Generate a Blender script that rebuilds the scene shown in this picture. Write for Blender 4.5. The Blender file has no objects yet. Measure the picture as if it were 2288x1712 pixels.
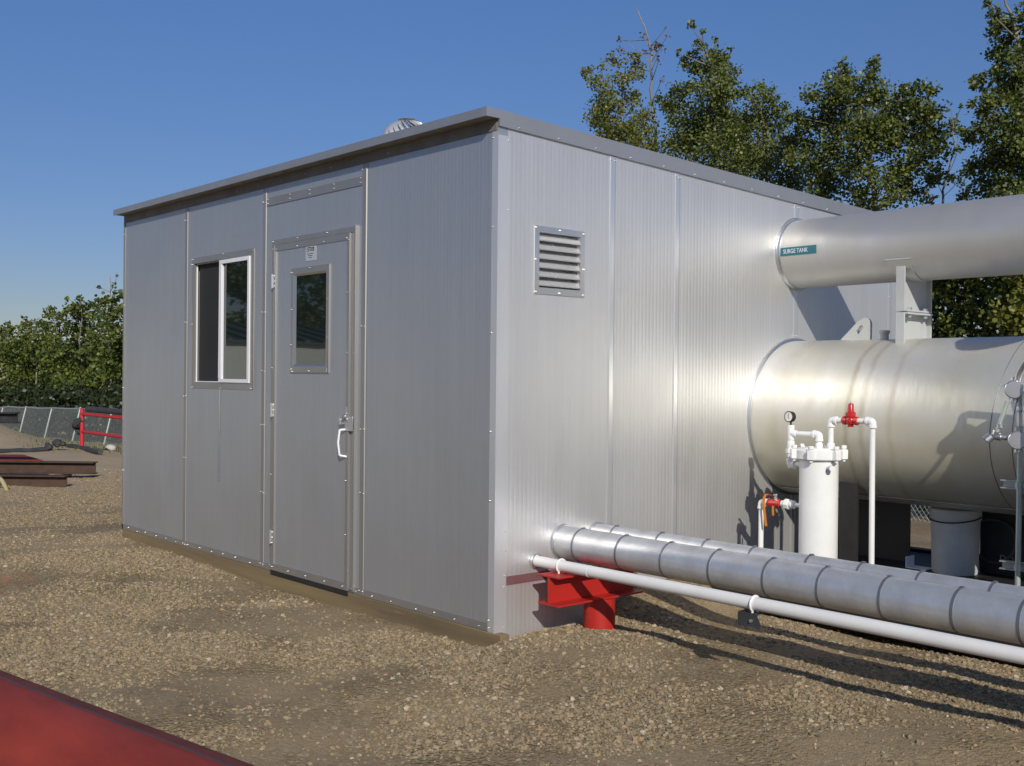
import bpy, bmesh, math, random
import numpy as np
from mathutils import Vector, Matrix
random.seed(7); rng = np.random.default_rng(7)
S = bpy.context.scene
COL = S.collection
# ---------------------------------------------------------------- camera, sky, sun, exposure
CAM = np.array([4.2917, -3.6691, 1.3247]); YAW, PITCH, ROLL, FPX = -0.84895, -0.005805, 0.009813, 2444.2
def cam_axes():
    f = np.array([math.sin(YAW)*math.cos(PITCH), math.cos(YAW)*math.cos(PITCH), math.sin(PITCH)])
    r = np.array([math.cos(YAW), -math.sin(YAW), 0.]); u = np.cross(r, f)
    c, s = math.cos(ROLL), math.sin(ROLL)
    return c*r+s*u, -s*r+c*u, f
AR, AU, AF = cam_axes()
cd = bpy.data.cameras.new('camera'); cam = bpy.data.objects.new('camera', cd); COL.objects.link(cam)
M4 = Matrix([[AR[0], AU[0], -AF[0], CAM[0]], [AR[1], AU[1], -AF[1], CAM[1]], [AR[2], AU[2], -AF[2], CAM[2]], [0, 0, 0, 1]])
cam.matrix_world = M4
cd.sensor_width = 36; cd.lens = 36*FPX/2288; cd.clip_end = 2000; cd.clip_start = 0.05
S.camera = cam
def at(px, py, Y):                      # photograph pixel -> point on the vertical plane y = Y
    d = AR*((px-1144)/FPX) - AU*((py-856)/FPX) + AF
    t = (Y-CAM[1])/d[1]
    return CAM+t*d
def pxsize(P):                          # metres per photograph pixel at P
    return float(np.dot(np.array(P)-CAM, AF))/FPX

SUN = Vector((1.6, -1.0, 1.02)).normalized()
el = math.asin(SUN.z); az = math.atan2(SUN.x, SUN.y)
w = bpy.data.worlds.new('World'); S.world = w; w.use_nodes = True
nt = w.node_tree; bg = nt.nodes['Background']
sky = nt.nodes.new('ShaderNodeTexSky'); sky.sky_type = 'NISHITA'; sky.sun_disc = False
sky.sun_elevation = el; sky.sun_rotation = az; sky.altitude = 1200; sky.air_density = 1.0; sky.dust_density = 0.35; sky.ozone_density = 4.0
hs_ = nt.nodes.new('ShaderNodeHueSaturation'); hs_.inputs['Saturation'].default_value = 1.12; hs_.inputs['Hue'].default_value = .507
# tint by height: dims the sky towards the horizon
tcw = nt.nodes.new('ShaderNodeTexCoord'); sxw = nt.nodes.new('ShaderNodeSeparateXYZ'); nt.links.new(tcw.outputs['Generated'], sxw.inputs[0])
rw = nt.nodes.new('ShaderNodeValToRGB'); nt.links.new(sxw.outputs[2], rw.inputs[0]); ew = rw.color_ramp.elements
ew[0].position = 0; ew[0].color = (.50, .42, .42, 1); ew[1].position = .42; ew[1].color = (1, 1, 1, 1); e_ = ew.new(.12); e_.color = (.66, .60, .62, 1)
mw = nt.nodes.new('ShaderNodeMix'); mw.data_type = 'RGBA'; mw.blend_type = 'MULTIPLY'; mw.inputs[0].default_value = 1
nt.links.new(sky.outputs[0], hs_.inputs['Color']); nt.links.new(hs_.outputs[0], mw.inputs[6]); nt.links.new(rw.outputs[0], mw.inputs[7]); nt.links.new(mw.outputs[2], bg.inputs[0]); bg.inputs[1].default_value = 0.09
sl = bpy.data.lights.new('sun', 'SUN'); sun = bpy.data.objects.new('sun', sl); COL.objects.link(sun)
sl.energy = 3.4; sl.angle = math.radians(0.55); sl.color = (1.0, 0.93, 0.82)
sun.rotation_euler = SUN.to_track_quat('Z', 'Y').to_euler(); sun.location = (6, -6, 8)
S.view_settings.view_transform = 'Standard'; S.view_settings.look = 'None'
S.view_settings.exposure = 0.2; S.view_settings.gamma = 1
S.cycles.max_bounces = 6; S.cycles.transparent_max_bounces = 8

# ---------------------------------------------------------------- helpers
def tag(o, label=None, cat=None, group=None, kind=None):
    if label: o['label'] = label
    if cat: o['category'] = cat
    if group: o['group'] = group
    if kind: o['kind'] = kind
    return o
def thing(name, label, cat, loc=(0, 0, 0), group=None):
    o = bpy.data.objects.new(name, None); COL.objects.link(o); o.location = loc
    o.empty_display_size = 0.1
    return tag(o, label, cat, group)
ROOTLOC = {}
def wloc(o):
    v = Vector(o.location)
    while o.parent: o = o.parent; v += Vector(o.location)
    return v
class MB:
    def __init__(s): s.v = []; s.f = []; s.m = []; s.mi = 0
    def add(s, vs, fs):
        n = len(s.v); s.v += [tuple(map(float, v)) for v in vs]
        s.f += [tuple(i+n for i in f) for f in fs]; s.m += [s.mi]*len(fs); return s
    def box(s, a, b):
        x0, y0, z0 = a; x1, y1, z1 = b
        return s.add([(x0,y0,z0),(x1,y0,z0),(x1,y1,z0),(x0,y1,z0),(x0,y0,z1),(x1,y0,z1),(x1,y1,z1),(x0,y1,z1)],
                     [(0,3,2,1),(4,5,6,7),(0,1,5,4),(1,2,6,5),(2,3,7,6),(3,0,4,7)])
    def tube(s, pts, r, n=16, caps=True):
        pts = [Vector(p) for p in pts]; rs = r if isinstance(r, (list, tuple)) else [r]*len(pts)
        T = []
        for i in range(len(pts)):
            a = pts[max(i-1, 0)]; b = pts[min(i+1, len(pts)-1)]
            t = (b-a)
            if i > 0 and i < len(pts)-1: t = (pts[i]-a).normalized()+(b-pts[i]).normalized()
            T.append(t.normalized() if t.length > 1e-9 else (T[-1] if T else Vector((0,0,1))))
        up = Vector((0, 0, 1)) if abs(T[0].z) < 0.9 else Vector((1, 0, 0))
        u = T[0].cross(up).normalized(); V = []
        for i, p in enumerate(pts):
            if i: u = (u - T[i]*u.dot(T[i])).normalized()
            v = T[i].cross(u)
            for k in range(n):
                a = 2*math.pi*k/n; V.append(p+u*(rs[i]*math.cos(a))+v*(rs[i]*math.sin(a)))
        F = []
        for i in range(len(pts)-1):
            for k in range(n):
                k2 = (k+1) % n; F.append((i*n+k, i*n+k2, (i+1)*n+k2, (i+1)*n+k))
        if caps: F += [tuple(range(n-1, -1, -1)), tuple((len(pts)-1)*n+k for k in range(n))]
        return s.add(V, F)
    def prism(s, poly, d):              # poly: list of 3d points, extruded by vector d
        n = len(poly); P = [Vector(p) for p in poly]; Q = [p+Vector(d) for p in P]
        F = [tuple(range(n-1, -1, -1)), tuple(range(n, 2*n))]+[(i, (i+1) % n, n+(i+1) % n, n+i) for i in range(n)]
        return s.add(P+Q, F)
    def ball(s, c, r, n=10, sc=(1, 1, 1)):
        V = []; F = []
        for i in range(n+1):
            th = math.pi*i/n
            for k in range(n*2):
                a = math.pi*k/n; V.append((c[0]+r*sc[0]*math.sin(th)*math.cos(a), c[1]+r*sc[1]*math.sin(th)*math.sin(a), c[2]+r*sc[2]*math.cos(th)))
        for i in range(n):
            for k in range(2*n):
                k2 = (k+1) % (2*n); F.append((i*2*n+k, (i+1)*2*n+k, (i+1)*2*n+k2, i*2*n+k2))
        return s.add(V, F)
    def screw(s, p, nrm, r=0.0055):     # rounded screw head with a washer
        r *= .70
        p = Vector(p); nrm = Vector(nrm)
        s.tube([p, p+nrm*0.0022], [r*1.25, r*1.2], 10); return s.tube([p+nrm*0.0022, p+nrm*0.006, p+nrm*0.0078], [r*.8, r*.66, r*.22], 8)
    def build(s, name, mats, parent=None, smooth=35, bevel=0, **kw):
        me = bpy.data.meshes.new(name); off = wloc(parent) if parent else Vector((0, 0, 0))
        loc = kw.pop('loc', None)
        if parent is None and loc is not None: off = Vector(loc)
        me.from_pydata([(x-off.x, y-off.y, z-off.z) for x, y, z in s.v], [], s.f)
        if not isinstance(mats, (list, tuple)): mats = [mats]
        for m in mats: me.materials.append(m)
        me.polygons.foreach_set('material_index', s.m)
        bm = bmesh.new(); bm.from_mesh(me); bmesh.ops.remove_doubles(bm, verts=bm.verts, dist=1e-6); bmesh.ops.recalc_face_normals(bm, faces=bm.faces); bm.to_mesh(me); bm.free()
        if smooth: me.shade_smooth(); me.set_sharp_from_angle(angle=math.radians(smooth))
        o = bpy.data.objects.new(name, me); COL.objects.link(o)
        if parent: o.parent = parent
        else: o.location = off
        if bevel:
            b = o.modifiers.new('bevel', 'BEVEL'); b.width = bevel; b.segments = 2; b.limit_method = 'ANGLE'; b.angle_limit = math.radians(40); b.harden_normals = False
        if kw: tag(o, **kw)
        return o
def bend(pts, r, n=7):                  # polyline with rounded corners
    P = [Vector(p) for p in pts]; out = [P[0]]
    for i in range(1, len(P)-1):
        a = (P[i-1]-P[i]); b = (P[i+1]-P[i]); rr = min(r, a.length*.49, b.length*.49)
        A = P[i]+a.normalized()*rr; B = P[i]+b.normalized()*rr
        for k in range(n+1):
            t = k/n; out.append(A*(1-t)**2+P[i]*2*t*(1-t)+B*t*t)
    out.append(P[-1]); return out
def circ(c, r, axis, n=24, a0=0, a1=2*math.pi):
    out = []
    for k in range(n+1):
        a = a0+(a1-a0)*k/n; q = (r*math.cos(a), r*math.sin(a))
        out.append({'x': (c[0], c[1]+q[0], c[2]+q[1]), 'y': (c[0]+q[0], c[1], c[2]+q[1]), 'z': (c[0]+q[0], c[1]+q[1], c[2])}[axis])
    return out

# ---------------------------------------------------------------- materials
def nodes(m):
    m.use_nodes = True; t = m.node_tree; return t, t.nodes, t.links, t.nodes['Principled BSDF']
def N(t, typ, **kw):
    n = t.nodes.new(typ)
    for k, v in kw.items():
        if k.startswith('i_'):
            k = k[2:]; k = int(k) if k.isdigit() else k.replace('_', ' ')
            n.inputs[k].default_value = v
        else: setattr(n, k, v)
    return n
def coords(t, scale=(1, 1, 1), rot=(0, 0, 0)):
    tc = N(t, 'ShaderNodeTexCoord'); mp = N(t, 'ShaderNodeMapping'); mp.inputs['Scale'].default_value = scale; mp.inputs['Rotation'].default_value = rot
    t.links.new(tc.outputs['Object'], mp.inputs[0]); return mp.outputs[0]
def ramp(t, fac, stops):
    r = N(t, 'ShaderNodeValToRGB'); e = r.color_ramp.elements
    while len(e) < len(stops): e.new(0.5)
    for i, (p, c) in enumerate(stops): e[i].position = p; e[i].color = (*c, 1) if len(c) == 3 else c
    t.links.new(fac, r.inputs[0]); return r.outputs[0]
def mixc(t, fac, a, b, mode='MIX'):
    m = N(t, 'ShaderNodeMix', data_type='RGBA', blend_type=mode)
    for i, v in ((0, fac), (6, a), (7, b)):
        if isinstance(v, bpy.types.NodeSocket): t.links.new(v, m.inputs[i])
        else: m.inputs[i].default_value = v if i == 0 else (*v, 1)
    return m.outputs[2]
def math_(t, op, a, b=None, c=None, clamp=False):
    m = N(t, 'ShaderNodeMath', operation=op, use_clamp=clamp)
    for i, v in enumerate((a, b, c)):
        if v is None: continue
        if isinstance(v, bpy.types.NodeSocket): t.links.new(v, m.inputs[i])
        else: m.inputs[i].default_value = v
    return m.outputs[0]
def noise(t, vec, scale, detail=4, rough=.55, dist=0):
    n = N(t, 'ShaderNodeTexNoise'); n.inputs['Scale'].default_value = scale; n.inputs['Detail'].default_value = detail
    n.inputs['Roughness'].default_value = rough; n.inputs['Distortion'].default_value = dist
    t.links.new(vec, n.inputs['Vector']); return n.outputs[0]
def bump(t, h, strength, dist, nrm=None):
    b = N(t, 'ShaderNodeBump'); b.inputs['Strength'].default_value = strength; b.inputs['Distance'].default_value = dist
    t.links.new(h, b.inputs['Height'])
    if nrm: t.links.new(nrm, b.inputs['Normal'])
    return b.outputs[0]
def surf(name, c1, c2=None, rough=.5, rough2=None, metal=0, nscale=6, bscale=80, bstr=.15, bdist=.001, stretch=(1, 1, 1), spec=.5, spots=None):
    m = bpy.data.materials.new(name); t, n, l, p = nodes(m)
    v = coords(t, stretch); nz = noise(t, v, nscale, 6, .6)
    c2 = c2 or tuple(x*.8 for x in c1)
    col = ramp(t, nz, [(.35, c1), (.68, c2)])
    if spots:
        sc, thr, sccol = spots
        nn = noise(t, v, sc, 8, .7); f = ramp(t, nn, [(thr, (0, 0, 0)), (thr+.05, (1, 1, 1))])
        col = mixc(t, f, col, sccol)
    l.new(col, p.inputs['Base Color'])
    rr = ramp(t, nz, [(.3, (rough,)*3), (.75, ((rough2 or rough*1.25),)*3)]); l.new(rr, p.inputs['Roughness'])
    p.inputs['Metallic'].default_value = metal; p.inputs['Specular IOR Level'].default_value = spec
    l.new(bump(t, noise(t, v, bscale, 5), bstr, bdist), p.inputs['Normal'])
    return m
def panel_mat(name, axis, base, rough, pitch=.031, ribs=.5, metal=.75, chalk=None):
    # embossed mill-finish aluminium with fine vertical ribs, slight oil canning and handling smudges
    m = bpy.data.materials.new(name); t, n, l, p = nodes(m)
    tc = N(t, 'ShaderNodeTexCoord'); sx = N(t, 'ShaderNodeSeparateXYZ'); l.new(tc.outputs['Object'], sx.inputs[0])
    h = sx.outputs[axis]
    tri = math_(t, 'PINGPONG', h, pitch/2)
    rib = math_(t, 'SMOOTH_MIN', math_(t, 'MULTIPLY', tri, 2/pitch), .62, .3)
    fine = math_(t, 'PINGPONG', h, pitch/6)
    rib = math_(t, 'ADD', rib, math_(t, 'MULTIPLY', fine, .9/pitch))
    oil = noise(t, coords(t, (1, 1, .45)), 1.6, 2, .4)
    emb = noise(t, coords(t), 320, 2, .5)
    st = noise(t, coords(t, (1, 1, .03)), 26, 3, .6)       # vertical streaks
    sm = noise(t, coords(t, (1, 1, .6)), 2.3, 5, .6)
    col = ramp(t, st, [(.3, tuple(x*.965 for x in base)), (.7, tuple(min(1, x*1.02) for x in base))])
    col = mixc(t, ramp(t, sm, [(.58, (0, 0, 0)), (.8, (.35, .35, .35))]), col, tuple(x*.82 for x in base))
    if chalk:                                              # pale glue smears; on the front sheet also painted-in reflection spots
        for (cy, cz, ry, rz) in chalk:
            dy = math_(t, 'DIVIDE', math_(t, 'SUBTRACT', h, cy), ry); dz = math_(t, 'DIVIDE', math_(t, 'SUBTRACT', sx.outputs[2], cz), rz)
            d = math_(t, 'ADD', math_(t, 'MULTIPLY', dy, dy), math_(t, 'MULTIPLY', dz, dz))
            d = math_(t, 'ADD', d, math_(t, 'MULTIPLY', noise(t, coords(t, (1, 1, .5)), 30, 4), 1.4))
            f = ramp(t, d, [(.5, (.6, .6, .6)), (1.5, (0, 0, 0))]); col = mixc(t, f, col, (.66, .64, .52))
    l.new(col, p.inputs['Base Color']); p.inputs['Metallic'].default_value = metal
    l.new(ramp(t, sm, [(.35, (rough,)*3), (.7, (rough*1.18,)*3)]), p.inputs['Roughness'])
    b1 = bump(t, oil, .5, .055); b2 = bump(t, rib, ribs, .0016, b1); b3 = bump(t, emb, .22, .0012, b2)
    l.new(b3, p.inputs['Normal']); return m
M = {}
M['front'] = panel_mat('front_panel_aluminium', 0, (.52, .535, .56), .38, metal=.72, ribs=.7, chalk=[(-.42, 2.33, .10, .04), (-.30, 2.36, .05, .05), (-.65, 1.05, .04, .12), (.02, 2.56, .018, .018), (1.05, 2.3, .012, .03)])  # chalk here: pale glue smears and painted-in reflection spots
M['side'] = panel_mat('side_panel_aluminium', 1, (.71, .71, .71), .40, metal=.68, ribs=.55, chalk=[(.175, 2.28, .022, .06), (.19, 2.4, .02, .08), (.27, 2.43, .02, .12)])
M['flash'] = surf('bright_flashing', (.66, .67, .68), (.62, .63, .64), .27, .34, metal=.9, nscale=3, bscale=3, bstr=.2, bdist=.003, stretch=(1, 1, .4))
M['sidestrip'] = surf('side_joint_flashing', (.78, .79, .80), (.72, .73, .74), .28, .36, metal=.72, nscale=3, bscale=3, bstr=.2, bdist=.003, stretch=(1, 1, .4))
M['cornert'] = surf('side_corner_flashing', (.72, .73, .75), (.66, .67, .69), .36, .46, metal=.6, nscale=3, bscale=3, bstr=.3, bdist=.004, stretch=(1, 1, .4))
M['slat'] = surf('bright_louvre_blade', (.88, .89, .90), (.84, .85, .86),   .2, .3, metal=.6, nscale=6)
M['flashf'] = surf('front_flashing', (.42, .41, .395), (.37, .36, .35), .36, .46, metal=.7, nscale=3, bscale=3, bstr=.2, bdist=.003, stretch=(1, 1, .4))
M['trimgrey'] = surf('galvanised_roof_trim', (.36, .375, .41), (.31, .33, .36), .42, .55, metal=.55, nscale=4, bscale=12, bstr=.2, bdist=.004)
M['soffit'] = surf('soffit_underside', (.32, .30, .25), (.22, .2, .17), .6, metal=.3)
M['eave'] = surf('dusty_eave_flashing', (.24, .225, .21), (.19, .175, .165), .6, metal=.3, nscale=7)
M['screw'] = surf('zinc_screw_head', (.74, .74, .75), (.68, .68, .68), .26, .32, metal=.85)
M['wood'] = surf('treated_timber', (.25, .185, .092), (.14, .105, .06), .8, nscale=5, bscale=30, bstr=.5, bdist=.003, stretch=(.12, 1, 1.5), spots=(9, .62, (.27, .2, .12)))
M['vinyl'] = surf('white_vinyl', (.78, .79, .82), (.74, .75, .78), .35, nscale=3)
M['rubber'] = surf('black_rubber', (.015, .015, .017), (.025, .025, .025), .6)
M['black'] = surf('black_painted_steel', (.012, .012, .013), (.022, .022, .022), .5, nscale=12, spots=(40, .7, (.10, .10, .10)))
M['white'] = surf('white_gloss_paint', (.80, .81, .80), (.74, .75, .73), .28, .4, nscale=7, bscale=60, bstr=.12, spots=(38, .72, (.45, .40, .33)))
M['whitepipe'] = surf('white_pipe_paint', (.75, .75, .73), (.68, .68, .67), .33, .42, nscale=5, bscale=50, bstr=.1, spots=(22, .74, (.18, .10, .09)))
M['redpaint'] = surf('bright_red_paint', (.43, .020, .015), (.37, .018, .013), .42, .55, nscale=9, bscale=60, bstr=.25, spots=(11, .66, (.45, .12, .07)))
M['redvalve'] = surf('glossy_red_valve_paint', (.50, .025, .022), (.40, .02, .02), .22, .35, nscale=20, bscale=90, bstr=.5, spots=(60, .66, (.62, .45, .40)))
M['rackred'] = surf('rack_red_paint', (.52, .02, .03), (.45, .02, .025), .45)
M['bigred'] = surf('worn_dark_red_paint', (.29, .042, .025), (.17, .026, .019), .55, .7, nscale=3.0, bscale=40, bstr=.3, bdist=.0015, stretch=(.6, 1.6, 1.6), spots=(4, .64, (.24, .085, .06)), spec=.25)
M['brownred'] = surf('brown_red_paint', (.19, .045, .033), (.12, .033, .027), .65, .8, nscale=8, bscale=40, bstr=.4, bdist=.002, spots=(13, .68, (.17, .09, .07)), spec=.2)
M['seamdark'] = surf('dark_weld_seam', (.085, .035, .035), (.05, .03, .04), .6)
M['rustbeam'] = surf('rusty_brown_steel', (.075, .042, .028), (.042, .026, .019), .75, nscale=7, bscale=40, bstr=.5, bdist=.002, stretch=(.3, 1, 1), spots=(14, .68, (.19, .11, .07)))
M['oxide'] = surf('red_oxide_primer', (.22, .045, .03), (.17, .035, .028), .8, spec=.15)
M['duct'] = surf('dull_black_pipe_wrap', (.03, .033, .035), (.05, .05, .05), .6)
M['greyst'] = surf('grey_painted_steel', (.48, .50, .50), (.42, .43, .43), .45, .6, nscale=4, bscale=40, bstr=.2, spots=(9, .72, (.45, .36, .24)))
M['galv'] = surf('galvanised_steel', (.50, .53, .52), (.38, .42, .41), .38, .55, metal=.6, nscale=30)
M['galvgreen'] = surf('weathered_conduit', (.42, .50, .46), (.36, .42, .39), .42, metal=.4, nscale=12)
M['chrome'] = surf('cast_aluminium_fitting', (.62, .62, .64), (.5, .5, .52), .26, .4, metal=.85, nscale=25, bscale=120, bstr=.3)
M['orange'] = surf('orange_strap', (.62, .22, .01), (.52, .17, .01), .4)
M['pail'] = surf('dirty_white_plastic', (.56, .58, .58), (.48, .5, .5), .5, nscale=8, spots=(25, .7, (.12, .12, .12)))
M['teal'] = surf('teal_label_vinyl', (.022, .15, .20), (.02, .14, .19), .4)
M['ink'] = surf('black_ink', (.02, .025, .03), (.02, .02, .03), .6)
M['paleprint'] = surf('white_print', (.72, .77, .80), (.7, .75, .78), .5)
M['sticker'] = surf('silver_sticker', (.50, .54, .58), (.48, .5, .55), .4, metal=.2)
M['chalkw'] = surf('chalk_marks', (.32, .34, .33), (.2, .2, .2), .9)
M['yellow'] = surf('faded_yellow_pipe', (.38, .33, .17), (.22, .2, .12), .6)
M['rock'] = surf('pale_rock', (.55, .53, .48), (.4, .38, .34), .85, nscale=5, bscale=15, bstr=.6, bdist=.01)
M['dial'] = surf('gauge_dial_white', (.80, .78, .70), (.78, .76, .68), .3)
M['roofsheet'] = surf('dark_green_grey_roof_sheet', (.10, .12, .12), (.08, .1, .1), .4, metal=.3)
M['shedwall'] = surf('grey_green_shed_siding', (.70, .74, .70), (.62, .66, .62), .5)
def tank_mat(name, base, stain, rough, bands=()):
    m = bpy.data.materials.new(name); t, n, l, p = nodes(m)
    tc = N(t, 'ShaderNodeTexCoord'); sx = N(t, 'ShaderNodeSeparateXYZ'); l.new(tc.outputs['Object'], sx.inputs[0])
    nz = noise(t, coords(t, (3.2, .5, .5)), 2.2, 5, .6); big = noise(t, coords(t), 1.3, 4, .6)
    col = ramp(t, nz, [(.35, base), (.7, tuple(x*.9 for x in base))])
    col = mixc(t, ramp(t, big, [(.38, (0, 0, 0)), (.62, (1, 1, 1))]), col, stain)
    for (bx, wd, st) in bands:            # rusty weld stains running round the shell
        d = math_(t, 'ABSOLUTE', math_(t, 'SUBTRACT', math_(t, 'ADD', sx.outputs[0], math_(t, 'MULTIPLY', noise(t, coords(t, (.2, 1, 1)), 4, 3), .09)), bx+.045))
        f = math_(t, 'SUBTRACT', 1, math_(t, 'DIVIDE', d, wd), clamp=True)
        f = math_(t, 'MULTIPLY', f, math_(t, 'MULTIPLY', noise(t, coords(t, (1, 1, 1)), 5, 4), st*1.7), clamp=True)
        col = mixc(t, f, col, (.34, .22, .09))
    l.new(col, p.inputs['Base Color']); p.inputs['Metallic'].default_value = .64
    l.new(ramp(t, nz, [(.3, (rough,)*3), (.7, (rough*1.2,)*3)]), p.inputs['Roughness'])
    b1 = bump(t, noise(t, coords(t, (2.5, 1, 1)), 3, 3), .3, .012); b2 = bump(t, noise(t, coords(t), 130, 3), .12, .001, b1)
    l.new(b2, p.inputs['Normal']); return m
M['tank_up'] = tank_mat('brushed_stainless_shell', (.60, .60, .61), (.55, .545, .52), .44)
M['tank_low'] = tank_mat('stained_stainless_shell', (.76, .755, .72), (.66, .64, .52), .42, bands=((.20, .08, .15), (.70, .025, .4), (.80, .03, .35), (.98, .03, .22)))
M['jacket'] = surf('scuffed_aluminium_jacket', (.66, .67, .68), (.50, .51, .52), .3, .46, metal=.62, nscale=9, bscale=14, bstr=.3, bdist=.004, spots=(16, .70, (.62, .62, .62)))
M['band'] = surf('dark_steel_band', (.24, .25, .28), (.18, .18, .20), .4, metal=.6)
def glass():
    m = bpy.data.materials.new('window_glass'); t, n, l, p = nodes(m)
    p.inputs['Base Color'].default_value = (.012, .018, .016, 1); p.inputs['Roughness'].default_value = .02
    p.inputs['Specular IOR Level'].default_value = .6; p.inputs['IOR'].default_value = 1.8
    l.new(bump(t, noise(t, coords(t), 2.5, 2), .05, .004), p.inputs['Normal']); return m
M['glass'] = glass()
def mesh_dark():
    m = surf('insect_screen', (.014, .016, .016), (.02, .02, .02), .7); return m
M['screen'] = mesh_dark()
def leaf_mat(name, cols, trans=.35):
    m = bpy.data.materials.new(name); t, n, l, p = nodes(m)
    a = N(t, 'ShaderNodeAttribute', attribute_name='rnd')
    col = ramp(t, a.outputs['Fac'], [(i/(len(cols)-1), c) for i, c in enumerate(cols)])
    l.new(col, p.inputs['Base Color']); p.inputs['Roughness'].default_value = .38; p.inputs['Specular IOR Level'].default_value = .3
    tr = N(t, 'ShaderNodeBsdfTranslucent'); hs = mixc(t, .5, col, (.16, .22, .02)); l.new(hs, tr.inputs[0])
    mx = N(t, 'ShaderNodeMixShader'); mx.inputs[0].default_value = trans
    l.new(p.outputs[0], mx.inputs[1]); l.new(tr.outputs[0], mx.inputs[2]); l.new(mx.outputs[0], n['Material Output'].inputs[0]); return m
M['leaf'] = leaf_mat('aspen_leaves', [(.05, .068, .020), (.10, .125, .030), (.17, .20, .048), (.27, .30, .09)])
M['leafy'] = leaf_mat('yellowing_aspen_leaves', [(.09, .10, .022), (.15, .165, .034), (.22, .225, .05), (.31, .30, .08)])
M['leafb'] = leaf_mat('dead_brown_leaves', [(.12, .07, .05), (.2, .12, .07), (.27, .18, .10)], .2)
M['leaff'] = leaf_mat('distant_shrub_leaves', [(.04, .058, .017), (.09, .118, .027), (.145, .175, .038), (.22, .25, .06)])
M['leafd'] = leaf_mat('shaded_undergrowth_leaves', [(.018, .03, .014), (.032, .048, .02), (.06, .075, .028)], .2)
M['bark'] = surf('pale_aspen_bark', (.27, .25, .19), (.14, .125, .095), .8, nscale=9, stretch=(1, 1, .4), spots=(18, .68, (.05, .045, .04)))
M['barkd'] = surf('dark_twig_bark', (.12, .095, .075), (.08, .065, .05), .85)
M['grass'] = leaf_mat('weed_blades', [(.06, .09, .02), (.12, .14, .04), (.2, .19, .08)], .2)

# ---------------------------------------------------------------- ground
def sstep(x, a, b):
    t = np.clip((x-a)/(b-a), 0, 1); return t*t*(3-2*t)
_ph = rng.uniform(0, 6.28, (24, 2)); _dr = rng.uniform(0, 6.28, 24); _fr = np.geomspace(.5, 9, 24)
def gz(x, y):
    x = np.asarray(x, float); y = np.asarray(y, float)
    z = -.088 - .02*np.maximum(0, -x-5) - .06*np.clip(y-4.5, 0, 6) - .0008*np.maximum(0, np.hypot(x, y)-20)
    z = z - .02*sstep(x, -4.9, -2.5)*sstep(-x, .3, 2.0)*sstep(y, -.8, 0)
    z = z + .03*sstep(-x, 3.6, 5.2)*sstep(y, -.8, 0)*sstep(-x, -12, 9)*0+.02*np.exp(-((x+4.9)**2+(y)**2)/.8)
    r = sstep(x, -.05, .06)*sstep(y, -.35, .16)*sstep(4-x, -8, 3); z = z + .068*r*(1-sstep(y, 3.5, 6))
    z = z + .17*np.exp(-(x/.28)**2)*sstep(y, .65, 1.15)*(1-sstep(y, 2.2, 3.2))*(x > -.1)
    z = z + 1.05*np.exp(-(((x+29.4)/3.2)**2+((y-4.5)/1.7)**2))
    n = 0
    for k in range(24):
        c, s = math.cos(_dr[k]), math.sin(_dr[k]); n = n + np.sin((x*c+y*s)*_fr[k]*2.2+_ph[k, 0])*np.cos((-x*s+y*c)*_fr[k]*1.7+_ph[k, 1])*.007/_fr[k]**.55
    return z + n*(1-.6*np.exp(-(y/.15)**2))
def axis(lo, hi, c0, c1, step, grow=1.13):
    a = list(np.arange(c0, c1+1e-6, step)); s = step
    while a[-1] < hi: s *= grow; a.append(a[-1]+s)
    s = step; b = [c0]
    while b[-1] > lo: s *= grow; b.append(b[-1]-s)
    return np.array(b[:0:-1]+a)
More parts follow.
